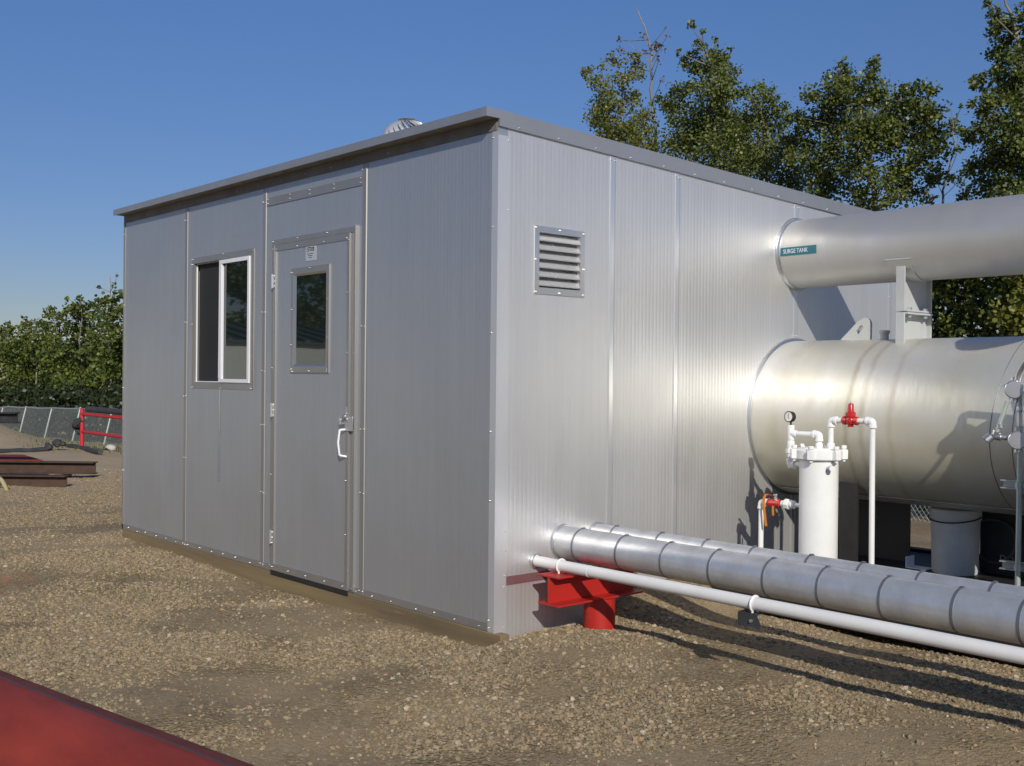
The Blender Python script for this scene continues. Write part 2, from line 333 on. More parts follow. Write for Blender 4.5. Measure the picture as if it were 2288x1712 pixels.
def ground_material():
    m = bpy.data.materials.new('gravel_yard'); t, n, l, p = nodes(m)
    tc = N(t, 'ShaderNodeTexCoord'); v = tc.outputs['Object']
    def vor(sc, feat='F1'):
        q = N(t, 'ShaderNodeTexVoronoi', feature=feat); q.inputs['Scale'].default_value = sc; l.new(v, q.inputs['Vector']); return q
    v1 = vor(48); v2 = vor(115); v3 = vor(22)
    sep = N(t, 'ShaderNodeSeparateColor'); l.new(v1.outputs['Color'], sep.inputs[0])
    sep2 = N(t, 'ShaderNodeSeparateColor'); l.new(v2.outputs['Color'], sep2.inputs[0])
    stones = [(0, (.15, .12, .075)), (.25, (.28, .225, .135)), (.5, (.22, .185, .125)), (.72, (.37, .295, .175)), (.9, (.30, .26, .19)), (1, (.50, .44, .32))]
    c1 = ramp(t, sep.outputs[0], stones); c2 = ramp(t, sep2.outputs[1], stones)
    sand = ramp(t, noise(t, v, 60, 6, .7), [(.3, (.225, .178, .115)), (.7, (.31, .25, .168))])
    patch = noise(t, v, 1.1, 5, .6); f = ramp(t, patch, [(.43, (0, 0, 0)), (.54, (1, 1, 1))])
    gap = ramp(t, v1.outputs['Distance'], [(.0, (1, 1, 1)), (.45, (1, 1, 1)), (.7, (0, 0, 0))])
    mixst = mixc(t, gap, c2, c1)
    col = mixc(t, math_(t, 'ADD', math_(t, 'MULTIPLY', f, .5), .32), sand, mixst)
    damp = ramp(t, noise(t, v, .55, 4, .55), [(.35, (.82, .82, .84)), (.65, (1.12, 1.08, 1.02))]); col = mixc(t, 1.0, col, damp, 'MULTIPLY')
    sx = N(t, 'ShaderNodeSeparateXYZ'); l.new(v, sx.inputs[0])
    def blob(cx, cy, rx, ry, c, amt, ns=14):   # sprayed marker paint, green algae and tracked dark soil
        nonlocal col
        dx = math_(t, 'DIVIDE', math_(t, 'SUBTRACT', sx.outputs[0], cx), rx); dy = math_(t, 'DIVIDE', math_(t, 'SUBTRACT', sx.outputs[1], cy), ry)
        d = math_(t, 'ADD', math_(t, 'MULTIPLY', dx, dx), math_(t, 'MULTIPLY', dy, dy)); d = math_(t, 'ADD', d, math_(t, 'MULTIPLY', noise(t, v, ns, 6, .75), 2.2))
        ff = ramp(t, d, [(.9, (amt,)*3), (1.9, (0, 0, 0))]); col = mixc(t, ff, col, c)
    blob(-3.5, -1.33, 1.15, .46, (.58, .17, .08), .8, 22); blob(-2.9, -1.55, .8, .34, (.58, .17, .08), .45, 22)
    blob(-3.0, -.62, .38, .2, (.10, .12, .035), .5, 9); blob(-2.55, -.85, .25, .15, (.09, .11, .03), .5, 9)
    blob(-23, 6.6, 5, 1.6, (.17, .16, .07), .5, 2.5); blob(-3.2, -.22, 1.1, .3, (.12, .075, .05), .5, 5)
    blob(1.2, -1.2, .9, .5, (.10, .08, .055), .55, 3); blob(.55, .55, .05, .05, (.8, .78, .72), 0, 30)
    dk = mixc(t, math_(t, 'MULTIPLY', f, .55), (1, 1, 1), (.62, .60, .57)); nearm = N(t, 'ShaderNodeMapRange'); nearm.inputs['From Min'].default_value = -6; nearm.inputs['From Max'].default_value = -13; nearm.inputs['To Min'].default_value = 1; nearm.inputs['To Max'].default_value = 0; l.new(sx.outputs[0], nearm.inputs[0])  # stony areas darkened to paint in the shade between stones
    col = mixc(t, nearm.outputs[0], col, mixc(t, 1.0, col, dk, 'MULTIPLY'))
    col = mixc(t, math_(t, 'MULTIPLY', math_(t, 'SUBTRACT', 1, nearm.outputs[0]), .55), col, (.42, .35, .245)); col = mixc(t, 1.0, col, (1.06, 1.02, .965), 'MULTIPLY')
    l.new(col, p.inputs['Base Color']); p.inputs['Roughness'].default_value = .92; p.inputs['Specular IOR Level'].default_value = .2
    h1 = math_(t, 'MULTIPLY', math_(t, 'SUBTRACT', .7, v1.outputs['Distance'], clamp=True), f)
    fade = math_(t, 'ADD', math_(t, 'MULTIPLY', nearm.outputs[0], .8), .2)
    b1 = bump(t, math_(t, 'MULTIPLY', h1, fade), .8, .012); b2 = bump(t, math_(t, 'MULTIPLY', fade, math_(t, 'SUBTRACT', .7, v2.outputs['Distance'], clamp=True)), .6, .005, b1)
    b3 = bump(t, math_(t, 'MULTIPLY', fade, noise(t, v, 30, 6, .7)), .5, .01, b2); l.new(b3, p.inputs['Normal']); return m
M['ground'] = ground_material()
gx = axis(-700, 700, -7, 5.0, .07); gy = axis(-700, 700, -3.6, 4.0, .07)
GX, GY = np.meshgrid(gx, gy, indexing='ij')
def grid_mesh(name, X, Y, Z):
    nx, ny = X.shape; me = bpy.data.meshes.new(name)
    co = np.stack([X, Y, Z], -1).reshape(-1, 3); idx = np.arange(nx*ny).reshape(nx, ny)
    q = np.stack([idx[:-1, :-1], idx[1:, :-1], idx[1:, 1:], idx[:-1, 1:]], -1).reshape(-1, 4)
    me.vertices.add(len(co)); me.vertices.foreach_set('co', co.ravel())
    me.loops.add(q.size); me.loops.foreach_set('vertex_index', q.ravel().astype(np.int32))
    me.polygons.add(len(q)); me.polygons.foreach_set('loop_start', np.arange(0, q.size, 4, dtype=np.int32)); me.polygons.foreach_set('loop_total', np.full(len(q), 4, dtype=np.int32))
    me.update(); me.validate(); me.shade_smooth(); return me
me = grid_mesh('ground', GX, GY, gz(GX, GY)); me.materials.append(M['ground'])
ground = bpy.data.objects.new('ground', me); COL.objects.link(ground); tag(ground, 'brown gravel yard sloping gently away behind the metal building', 'ground', kind='structure')

# loose stones: geometry nodes scatter near the camera
def stone_material():
    m = bpy.data.materials.new('crushed_stone'); t, n, l, p = nodes(m)
    oi = N(t, 'ShaderNodeObjectInfo')
    col = ramp(t, oi.outputs['Random'], [(0, (.07, .06, .045)), (.18, (.28, .225, .14)), (.36, (.19, .17, .125)), (.55, (.40, .315, .185)), (.7, (.28, .25, .19)), (.84, (.44, .30, .17)), (.97, (.50, .44, .33)), (1, (.70, .64, .52))])
    col = mixc(t, noise(t, coords(t), 2.5, 4), col, (.19, .155, .10)); col = mixc(t, 1.0, col, (1.05, 1.015, .965), 'MULTIPLY'); l.new(col, p.inputs['Base Color'])
    p.inputs['Roughness'].default_value = .8; p.inputs['Specular IOR Level'].default_value = .3; return m
M['stone'] = stone_material()
def scatter():
    sel = (gx >= -19) & (gx <= 5.2); sely = (gy >= -5) & (gy <= 3.4)
    X = GX[np.ix_(sel, sely)]; Y = GY[np.ix_(sel, sely)]; Z = gz(X, Y); me = grid_mesh('gravel', X, Y, Z)
    d = np.hypot(X-CAM[0], Y-CAM[1]); x = X; y = Y
    pn = np.sin(x*1.7+1.1)*np.cos(y*2.3+.4)+.7*np.sin(x*3.9-y*2.7+2)+.5*np.cos(x*6.3+y*5.1)+.35*np.sin(x*11-y*9)
    pn = np.where(y+.55*x < -2.0, pn+.6, pn)
    dens = sstep(pn, -.45, .65)*.93+.07
    inb = (X < .02) & (X > -4.9) & (Y > -.03) & (Y < 4.5); dens = np.where(inb, 0, dens)
    dens = dens*(1-.55*sstep(d, 6, 10))*(1-sstep(d, 14, 21))
    dens = dens*(1-.8*np.exp(-(((X+3.3)/.7)**2+((Y+1.4)/.26)**2)))
    at_ = me.attributes.new('dens', 'FLOAT', 'POINT'); at_.data.foreach_set('value', dens.ravel().astype(np.float32))
    o = bpy.data.objects.new('gravel', me); COL.objects.link(o); tag(o, 'loose tan and grey crushed stones strewn over the yard', 'gravel', kind='stuff')
    g = bpy.data.node_groups.new('stone_scatter', 'GeometryNodeTree'); g.interface.new_socket('Geometry', in_out='INPUT', socket_type='NodeSocketGeometry'); g.interface.new_socket('Geometry', in_out='OUTPUT', socket_type='NodeSocketGeometry')
    gi = g.nodes.new('NodeGroupInput'); go = g.nodes.new('NodeGroupOutput'); L = g.links
    join = g.nodes.new('GeometryNodeJoinGeometry')
    for k in range(5):
        ico = g.nodes.new('GeometryNodeMeshIcoSphere'); ico.inputs['Radius'].default_value = 1; ico.inputs['Subdivisions'].default_value = 2
        sp = g.nodes.new('GeometryNodeSetPosition'); ps = g.nodes.new('GeometryNodeInputPosition')
        nz = g.nodes.new('ShaderNodeTexNoise'); nz.noise_dimensions = '4D'; nz.inputs['W'].default_value = k*7.3; nz.inputs['Scale'].default_value = .85; nz.inputs['Detail'].default_value = 1
        sb = g.nodes.new('ShaderNodeVectorMath'); sb.operation = 'SUBTRACT'; sb.inputs[1].default_value = (.5, .5, .5)
        sc = g.nodes.new('ShaderNodeVectorMath'); sc.operation = 'SCALE'; sc.inputs['Scale'].default_value = 2.4
        L.new(ps.outputs[0], nz.inputs['Vector']); L.new(nz.outputs['Color'], sb.inputs[0]); L.new(sb.outputs[0], sc.inputs[0]); L.new(sc.outputs[0], sp.inputs['Offset']); L.new(ico.outputs[0], sp.inputs['Geometry'])
        sm = g.nodes.new('GeometryNodeSetMaterial'); sm.inputs['Material'].default_value = M['stone']; L.new(sp.outputs[0], sm.inputs['Geometry'])
        ti = g.nodes.new('GeometryNodeGeometryToInstance'); L.new(sm.outputs[0], ti.inputs[0]); L.new(ti.outputs[0], join.inputs[0])
    out = g.nodes.new('GeometryNodeJoinGeometry'); L.new(out.outputs[0], go.inputs[0])
    na = g.nodes.new('GeometryNodeInputNamedAttribute'); na.data_type = 'FLOAT'; na.inputs['Name'].default_value = 'dens'
    for seed, dn, r0, r1 in ((3, 4200, .0022, .0048), (11, 2500, .0045, .0095), (19, 420, .009, .0165)):
        dp = g.nodes.new('GeometryNodeDistributePointsOnFaces'); dp.inputs['Seed'].default_value = seed
        mu = g.nodes.new('ShaderNodeMath'); mu.operation = 'MULTIPLY'; mu.inputs[1].default_value = dn; L.new(na.outputs['Attribute'], mu.inputs[0])
        L.new(gi.outputs[0], dp.inputs['Mesh']); L.new(mu.outputs[0], dp.inputs['Density'])
        ip = g.nodes.new('GeometryNodeInstanceOnPoints'); L.new(dp.outputs['Points'], ip.inputs['Points']); L.new(join.outputs[0], ip.inputs['Instance']); ip.inputs['Pick Instance'].default_value = True
        ri = g.nodes.new('FunctionNodeRandomValue'); ri.data_type = 'INT'; ri.inputs[4].default_value = 0; ri.inputs[5].default_value = 4; ri.inputs['Seed'].default_value = seed+1; L.new(ri.outputs[2], ip.inputs['Instance Index'])
        rr = g.nodes.new('FunctionNodeRandomValue'); rr.data_type = 'FLOAT_VECTOR'; rr.inputs[0].default_value = (-.5, -.5, 0); rr.inputs[1].default_value = (.5, .5, 6.28); rr.inputs['Seed'].default_value = seed+2; L.new(rr.outputs[0], ip.inputs['Rotation'])
        rs = g.nodes.new('FunctionNodeRandomValue'); rs.data_type = 'FLOAT_VECTOR'; rs.inputs[0].default_value = (r0, r0*.8, r0*.55); rs.inputs[1].default_value = (r1, r1*.9, r1*.7); rs.inputs['Seed'].default_value = seed+3; L.new(rs.outputs[0], ip.inputs['Scale'])
        L.new(ip.outputs[0], out.inputs[0])
    md = o.modifiers.new('scatter', 'NODES'); md.node_group = g
scatter()

# ---------------------------------------------------------------- metal building
Wf, D, H = 4.88, 4.10, 2.655
def roofz(y): return H+.045-.039*max(0, y)
bld = thing('metal_building', 'ribbed aluminium panel shed with door and sliding window on a timber base', 'building', (-2.44, 2.24, 0))
b = MB()    # wall skins: front with openings, sides, back
def wall_front(b):
    xs = sorted({-Wf, -3.545, -2.60, -2.285, -1.355, 0}); zs = sorted({0, .012, 1.22, 2.195, H})
    holes = [(-3.545, -2.60, 1.22, 2.195), (-2.285, -1.355, 0.012, 2.195)]
    for i in range(len(xs)-1):
        for k in range(len(zs)-1):
            cx = (xs[i]+xs[i+1])/2; cz = (zs[k]+zs[k+1])/2
            if any(a < cx < c and e < cz < g for a, c, e, g in holes): continue
            b.box((xs[i], 0, zs[k]), (xs[i+1], .06, zs[k+1]))
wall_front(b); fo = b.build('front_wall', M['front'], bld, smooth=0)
b = MB(); z0 = -.06
LV = (.29, .60, 1.80, 2.10)
def sidewall():
    b.prism([(0, .062, z0), (0, LV[0], z0), (0, LV[0], roofz(LV[0])-.075), (0, .062, roofz(.06)-.075)], (-.06, 0, 0))
    b.prism([(0, LV[0], z0), (0, LV[1], z0), (0, LV[1], LV[2]), (0, LV[0], LV[2])], (-.06, 0, 0))
    b.prism([(0, LV[0], LV[3]), (0, LV[1], LV[3]), (0, LV[1], roofz(LV[1])-.075), (0, LV[0], roofz(LV[0])-.075)], (-.06, 0, 0))
    b.prism([(0, LV[1], z0), (0, D, z0), (0, D, roofz(D)-.075), (0, LV[1], roofz(LV[1])-.075)], (-.06, 0, 0))
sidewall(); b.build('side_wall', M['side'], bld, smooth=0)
b = MB(); b.box((-Wf, .062, -.1), (-Wf+.06, D-.062, 2.45)); b.build('side_wall', M['side'], bld, smooth=0)
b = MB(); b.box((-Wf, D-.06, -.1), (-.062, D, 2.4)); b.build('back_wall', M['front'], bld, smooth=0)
b = MB(); b.box((-3.7, .5, 1.0), (-1.2, .52, 2.4)); b.box((-3.7, .064, .98), (-1.2, .5, 1.0)); b.build('interior_partition', M['black'], bld, smooth=0)
# roof sheet, front overhang with soffit and fascia, side fascia
b = MB(); b.prism([(-Wf-.004, -.088, roofz(0)-.01), (-Wf-.004, D+.018, roofz(D)-.01), (-Wf-.004, D+.018, roofz(D)-.045), (-Wf-.004, .06, H-.0), (-Wf-.004, -.088, H+.002)], (Wf+.0045, 0, 0))
b.build('roof', M['soffit'], bld, smooth=0)
b = MB(); b.prism([(-Wf-.01, -.094, H-.002), (-Wf-.01, -.094, H+.045), (-Wf-.01, .05, H+.049), (-Wf-.01, .05, H+.045), (-Wf-.01, -.0905, H+.041), (-Wf-.01, -.0905, H-.002)], (Wf+.0105, 0, 0))
b.build('front_fascia', M['trimgrey'], bld, smooth=0)
b = MB(); b.box((-Wf, -.006, H-.06), (-.01, -.001, H+.0005))
for x in np.arange(-4.7, 0, .31): b.mi = 1; b.screw((x, -.006, H-.035), (0, -1, 0), .004)
b.build('eave_strip', [M['eave'], M['screw']], bld)
b = MB()
def fasc(y0, y1, x0, x1): b.prism([(x0, y0, roofz(y0)-.10), (x0, y1, roofz(y1)-.10), (x0, y1, roofz(y1)+.002), (x0, y0, roofz(y0)+.002)], (x1-x0, 0, 0))
b.prism([(.001, -.003, roofz(0)-.085), (.001, D+.02, roofz(D)-.085), (.001, D+.02, roofz(D)+.003), (.001, -.0935, roofz(0)+.001), (.001, -.0935, H-.002), (.001, -.003, H-.002)], (.012, 0, 0))
b.mi = 1
for y in np.arange(.13, D, .287): b.screw((.013, y, roofz(y)-.072), (1, 0, 0), .0055)
b.build('side_fascia', [M['trimgrey'], M['screw']], bld, smooth=0)
# vertical joint strips, front and side, each with its screws
def strip_front(x, wd=.052, z1=H-.062, zs=(.03, .75, 1.45, 2.1, 2.52)):
    b = MB(); h = wd/2
    b.prism([(x-h, -.001, .012), (x-h*.8, -.006, .012), (x-h*.25, -.004, .012), (x+h*.25, -.004, .012), (x+h*.8, -.007, .012), (x+h, -.001, .012)], (0, 0, z1-.012))
    b.mi = 1
    for z in zs:
        b.screw((x-h*.72, -.005, z), (0, -1, 0), .0055); b.screw((x+h*.72, -.005, z+random.uniform(-.006, .006)), (0, -1, 0), .0055)
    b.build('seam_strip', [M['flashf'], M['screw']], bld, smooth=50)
for k, zz in ((1, (.03, .62, 1.0, 1.62, 2.56)), (2, (.03, .52, .98, 1.35, 1.75, 2.5)), (3, (.02, .68, 1.15, 1.72, 2.5))): strip_front(-1.22*k-.005, zs=zz)
def strip_side(y, wd=.05, zs=(.1, 1.0, 1.9, 2.45)):
    b = MB(); h = wd/2; z1 = roofz(y)-.088
    b.prism([(.001, y-h, -.03), (.0035, y-h*.85, -.03), (.0025, y-h*.3, -.03), (.0025, y+h*.3, -.03), (.004, y+h*.85, -.03), (.001, y+h, -.03)], (0, 0, z1+.03))
    b.mi = 1
    b.screw((.005, y-h*.72, z1-.02), (1, 0, 0), .0055); b.screw((.005, y+h*.72, z1-.022), (1, 0, 0), .0055)
    for z in zs: b.screw((.005, y-h*.72, z), (1, 0, 0), .004); b.screw((.005, y+h*.72, z), (1, 0, 0), .004)
    b.build('seam_strip', [M['sidestrip'], M['screw']], bld, smooth=50)
strip_side(.855, zs=()); strip_side(1.42, zs=()); strip_side(2.653, zs=(1.62,)); strip_side(3.87, zs=(1.95,)); 
# corner trims
b = MB(); b.box((.001, -.0035, -.012), (.0045, .078, 2.572)); b.box((-.045, -.0042, -.002), (.0045, -.0036, 2.592))
b.mi = 1
for z in (2.55, 2.19, .52, .42, .29, .23, .02): b.screw((.0045, .066, z), (1, 0, 0), .004)
for z in (2.56, 2.1, 1.55, 1.04, .68, .02, .06): b.screw((-.036, -.0042, z), (0, -1, 0), .005)
b.build('corner_trim', [M['cornert'], M['screw']], bld)
b = MB(); b.box((-Wf-.004, -.005, -.0), (-Wf+.022, -.0005, 2.6)); b.box((-Wf-.006, -.0055, -.0), (-Wf-.002, .06, 2.6))
b.mi = 1
for z in (.5, 1.2, 1.9, 2.5): b.screw((-Wf+.014, -.005, z), (0, -1, 0), .005)
b.build('corner_trim', [M['flashf'], M['screw']], bld)
# base drip strip with screws, skid timber
b = MB(); b.box((-Wf, -.005, .0), (-2.30, -.0005, .042)); b.box((-1.30, -.005, .0), (-.046, -.0005, .042)); b.mi = 1
for x in np.arange(-4.75, -.06, .193):
    if not -2.32 < x < -1.30: b.screw((x+random.uniform(-.03, .03), -.005, .018+random.uniform(-.006, .006)), (0, -1, 0), random.choice((.003, .0055, .006)))
b.build('drip_strip', [M['flashf'], M['screw']], bld)
b = MB(); b.box((-Wf+.01, -.003, -.26), (-3.05, .05, -.002)); b.box((-3.045, -.008, -.26), (.065, .05, -.003)); b.build('base_timber', M['wood'], bld, bevel=.003)
# band above the door
b = MB(); b.box((-2.415, -.004, 2.470), (-1.255, -.0008, 2.523)); b.box((-2.415, -.006, 2.468), (-1.255, -.0008, 2.473)); b.mi = 1
for x in (-2.40, -2.11, -1.86, -1.57, -1.27): b.screw((x, -.004, 2.512), (0, -1, 0), .0062); b.screw((x+.004, -.004, 2.485), (0, -1, 0), .005)
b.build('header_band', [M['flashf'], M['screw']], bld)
# red marked strip low on the side wall
b = MB(); b.box((.0005, .08, .236), (.0035, .62, .282)); rs = b.build('low_seam_strip', surf('red_smeared_flashing', (.30, .16, .17), (.26, .12, .13), .45, metal=.5, nscale=12, stretch=(1, 1, 6)), bld)
# ---- window
win = MB()
x0, x1, za, zb = -3.555, -2.592, 1.215, 2.200
t_ = .047
for (a, c, e, g) in ((x0, x1, zb-.045, zb), (x0, x1, za, za+.047), (x0, x0+.03, za+.047, zb-.045), (x1-.045, x1, za+.047, zb-.045)):
    win.box((a, -.0045, e), (c, .03, g))
win.prism([(x1-.006, -.0045, za), (x1, -.0045, za), (x1, -.012, za+.02), (x1, -.012, zb-.02), (x1, -.0045, zb), (x1-.006, -.0045, zb)], (.003, 0, 0))
win.mi = 1
for (x, z) in ((-3.545, 2.19), (-3.05, 2.192), (-2.6, 2.185), (-3.55, 2.15), (-3.552, 1.7), (-2.602, 1.75), (-2.6, 1.45), (-3.545, 1.222), (-2.605, 1.24), (-2.62, 1.224), (-2.6, 2.15)): win.screw((x, -.005, z), (0, -1, 0), .0052)
wo = win.build('window', [M['flashf'], M['screw']], bld)
b = MB()      # white vinyl: outer jamb on the left, full frame on the right half
b.box((-3.524, .014, 1.262), (-3.518, .024, 2.153)); b.box((-3.512, .018, 1.262), (-3.09, .05, 1.268)); b.box((-3.512, .016, 2.150), (-3.09, .05, 2.155))
b.build('window_frame', M['vinyl'], wo, bevel=.0015)
b = MB(); xa, xb, zc, zd = -3.098, -2.640, 1.262, 2.150
for (a, c, e, g) in ((xa, xb, zd-.028, zd), (xa, xb, zc, zc+.026), (xa, xa+.040, zc+.026, zd-.028), (xb-.028, xb, zc+.026, zd-.028)): b.box((a, -.014, e), (c, .03, g))
b.build('sash', M['vinyl'], wo, bevel=.002)
b = MB(); b.box((xa+.04, .006, zc+.026), (xb-.028, .010, zd-.028)); b.build('pane', M['glass'], wo, smooth=0)
b = MB(); b.box((-3.512, .034, 1.268), (-3.098, .037, 2.150)); b.build('insect_screen', M['screen'], wo, smooth=0)
# perforated hanging strip under the window
b = MB(); zt, zbm = 1.218, .55; n_ = 46
for i in range(n_):
    z = zt-(zt-zbm)*i/(n_-1); wdt = .006+.012*(i/n_)**1.5; xo = -3.088-.003*math.sin(i*.05)
    b.tube([(xo-wdt, -.004, z-.004), (xo, -.009, z+.003), (xo+wdt, -.004, z-.002)], .0026, 5)
b.tube([(-3.090, -.0035, zt), (-3.090, -.0035, zbm)], .0014, 5); b.box((-3.10, -.01, zt-.002), (-3.075, -.003, zt+.008))
b.build('hanging_wire_strip', M['galv'], wo)
# ---- door
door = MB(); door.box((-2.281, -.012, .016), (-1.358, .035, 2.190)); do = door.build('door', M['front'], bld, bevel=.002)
b = MB()      # frame round the door
b.box((-2.336, -.006, 2.196), (-1.300, .03, 2.229)); b.box((-2.336, -.006, .014), (-2.290, .03, 2.196)); b.box((-1.350, -.006, .014), (-1.300, .03, 2.196))
b.box((-1.304, -.017, .014), (-1.297, .0, 2.232)); b.box((-2.297, -.014, .014), (-2.290, .0, 2.19))
b.mi = 1
for x in (-2.32, -2.0, -1.64, -1.318): b.screw((x, -.006, 2.217), (0, -1, 0), .0062)
for z in (1.83, 1.46, .99, .5, .12, .03): b.screw((-1.314, -.006, z), (0, -1, 0), .0052)
for z in (2.17, 1.37, .65, .04): b.screw((-2.322, -.006, z), (0, -1, 0), .0045)
b.build('door_frame', [M['flashf'], M['screw']], bld, bevel=.0012)
b = MB(); dd = -.0165   # door edge trims
b.box((-2.281, dd, 2.150), (-1.358, -.0118, 2.192)); b.box((-2.281, dd, .02), (-2.262, -.0118, 2.150)); b.box((-1.392, dd, .06), (-1.358, -.0118, 2.150)); b.box((-1.362, -.021, .02), (-1.3555, -.0118, 2.19))
b.box((-2.262, -.021, .02), (-2.258, -.0118, 2.15))
b.mi = 1
for x in (-2.262, -1.99, -1.66, -1.40, -1.372): b.screw((x, dd, 2.162 if x != -1.372 else 2.15), (0, -1, 0), .0062)
for z in (1.83, 1.46, 1.09, .68, .35): b.screw((-1.384, dd, z), (0, -1, 0), .0052)
b.build('edge_trim', [M['flashf'], M['screw']], do, bevel=.001)
b = MB(); b.box((-2.300, -.022, .012), (-1.352, -.0118, .058)); b.mi = 1
for x in (-2.27, -2.06, -1.84, -1.61, -1.40): b.screw((x, -.022, .034), (0, -1, 0), .0052)
b.mi = 2; b.box((-2.298, -.020, -.016), (-1.352, -.014, .012))
b.build('door_sweep', [M['flashf'], M['screw'], M['rubber']], do)
for zc_ in (1.95, 1.085, .231):
    b = MB(); b.tube([(-2.300, -.024, zc_-.048), (-2.300, -.024, zc_+.048)], .0065, 12)
    b.box((-2.296, -.0205, zc_-.045), (-2.262, -.017, zc_+.045)); b.box((-2.334, -.0105, zc_-.045), (-2.304, -.0062, zc_+.045))
    for dz in (-.035, 0, .035): b.screw((-2.276, -.0205, zc_+dz), (0, -1, 0), .004); b.screw((-2.322, -.0105, zc_+dz), (0, -1, 0), .004)
    b.build('hinge', M['screw'], do)
# door window
b = MB(); X0, X1, Z0, Z1 = -2.052, -1.590, 1.338, 2.018
for (a, c, e, g) in ((X0, X1, Z1-.04, Z1), (X0, X1, Z0, Z0+.04), (X0, X0+.022, Z0+.04, Z1-.04), (X1-.030, X1, Z0+.04, Z1-.04)): b.box((a, -.0215, e), (c, -.0118, g))
b.prism([(X1-.008, -.0215, Z0), (X1, -.0215, Z0), (X1, -.027, Z0+.01), (X1, -.027, Z1-.01), (X1, -.0215, Z1), (X1-.008, -.0215, Z1)], (.002, 0, 0))
b.mi = 1
for (x, z) in ((-2.044, 1.99), (-2.044, 1.75), (-2.046, 1.52), (-2.045, 1.36), (-2.03, 1.345), (-1.82, 1.348), (-1.605, 1.347), (-1.598, 1.36), (-1.598, 1.56), (-1.598, 1.8), (-1.82, 2.008)): b.screw((x, -.022, z), (0, -1, 0), .005)
dw = b.build('door_window', [M['flashf'], M['screw']], do)
b = MB()      # bright reveal inside the opening (mirror-bright returns)
b.box((X0+.022, -.012, Z0+.04), (X0+.032, -.0119, Z1-.04))
b.prism([(X0+.022, -.0215, Z0+.04), (X0+.060, -.0122, Z0+.055), (X0+.060, -.0122, Z1-.055), (X0+.022, -.0215, Z1-.04)], (0, .0005, 0))
b.prism([(X0+.022, -.0215, Z1-.04), (X0+.060, -.0122, Z1-.055), (X1-.032, -.0122, Z1-.055), (X1-.030, -.0215, Z1-.04)], (0, .0005, 0))
b.prism([(X0+.022, -.0215, Z0+.04), (X0+.060, -.0122, Z0+.052), (X1-.032, -.0122, Z0+.052), (X1-.030, -.0215, Z0+.04)], (0, .0005, 0))
b.build('window_reveal', M['flash'], dw, smooth=0)
b = MB(); b.box((X0+.058, -.0135, Z0+.05), (X1-.031, -.0128, Z1-.053)); b.build('pane', M['glass'], dw, smooth=0)
# sticker on the door with its illegible block logo and lines
b = MB(); b.box((-1.883, -.0135, 2.055), (-1.757, -.0121, 2.157)); b.mi = 1
def ink(x0, z0, x1, z1): b.box((x0, -.0141, z0), (x1, -.0134, z1))
ink(-1.868, 2.136, -1.812, 2.141); ink(-1.868, 2.110, -1.863, 2.136); ink(-1.853, 2.127, -1.838, 2.130); ink(-1.851, 2.113, -1.844, 2.127); ink(-1.832, 2.116, -1.826, 2.136)
ink(-1.822, 2.118, -1.810, 2.121); ink(-1.817, 2.121, -1.812, 2.136); ink(-1.802, 2.130, -1.790, 2.141); ink(-1.806, 2.115, -1.801, 2.130); ink(-1.790, 2.115, -1.783, 2.141); ink(-1.800, 2.118, -1.790, 2.121)
for (xa_, xb_, zz) in ((-1.868, -1.855, 2.099), (-1.852, -1.830, 2.0995), (-1.827, -1.790, 2.100), (-1.856, -1.800, 2.0875), (-1.846, -1.808, 2.0755)): ink(xa_, zz-.0018, xb_, zz+.0018)
b.build('sticker', [M['sticker'], M['ink']], do, smooth=0)
# handle, lock, keys, latch guard
b = MB(); hp = bend([(-1.385, -.012, .992), (-1.408, -.048, .990), (-1.412, -.056, .91), (-1.408, -.048, .834), (-1.382, -.012, .826)], .008, 4); b.tube(hp, .0068, 10); b.build('handle', M['vinyl'], do)
b = MB(); b.tube([(-1.40, -.0125, 1.07), (-1.40, -.030, 1.07)], .016, 16); b.tube([(-1.40, -.030, 1.07), (-1.40, -.033, 1.07)], [.012, .004], 12); b.box((-1.386, -.024, 1.00), (-1.383, -.012, 1.13)); b.box((-1.420, -.045, 1.026), (-1.385, -.020, 1.034)); b.build('lock', M['chrome'], do)
b = MB(); b.tube([(-1.408, -.045, 1.052), (-1.408, -.049, 1.052)], .014, 14); b.box((-1.412, -.049, 1.02), (-1.404, -.045, 1.045)); b.build('key', M['screw'], do)
b = MB(); b.box((-1.384, -.026, .985), (-1.30, -.0215, 1.075)); b.box((-1.384, -.0215, .985), (-1.381, -.012, 1.075)); b.build('latch_guard', M['flash'], do, bevel=.001)
# ---- louvre on the side wall
b = MB(); ya, yb, zl, zh = .2557, .6305, 1.767, 2.131
for (a, c, e, g) in ((ya, yb, zh-.034, zh), (ya, yb, zl, zl+.036), (ya, ya+.034, zl+.036, zh-.034), (yb-.034, yb, zl+.036, zh-.034)): b.box((.0008, a, e), (.006, c, g))
b.mi = 1
for (y, z) in ((.265, 2.12), (.44, 2.118), (.62, 2.115), (.262, 1.95), (.622, 1.92), (.265, 1.778), (.44, 1.778), (.622, 1.778)): b.screw((.006, y, z), (1, 0, 0), .0065)
lo = b.build('louvre', [M['flash'], M['screw']], bld)
ns = 6
for i in range(ns):
    z = LV[2]+.012+i*(LV[3]-LV[2]-.012)/ns
    b = MB(); h_ = (LV[3]-LV[2])/ns
    b.prism([(.004, LV[0]+.001, z), (.007, LV[0]+.001, z+.006), (.002, LV[0]+.001, z+.010), (-.032, LV[0]+.001, z+h_*.82), (-.036, LV[0]+.001, z+h_*.82), (-.002, LV[0]+.001, z+.002)], (0, LV[1]-LV[0]-.002, 0))
    b.build('slat', M['slat'], lo, smooth=30)
b = MB(); b.box((-.061, LV[0], LV[2]), (-.058, LV[1], LV[3])); b.build('screen', M['band'], lo, smooth=0)
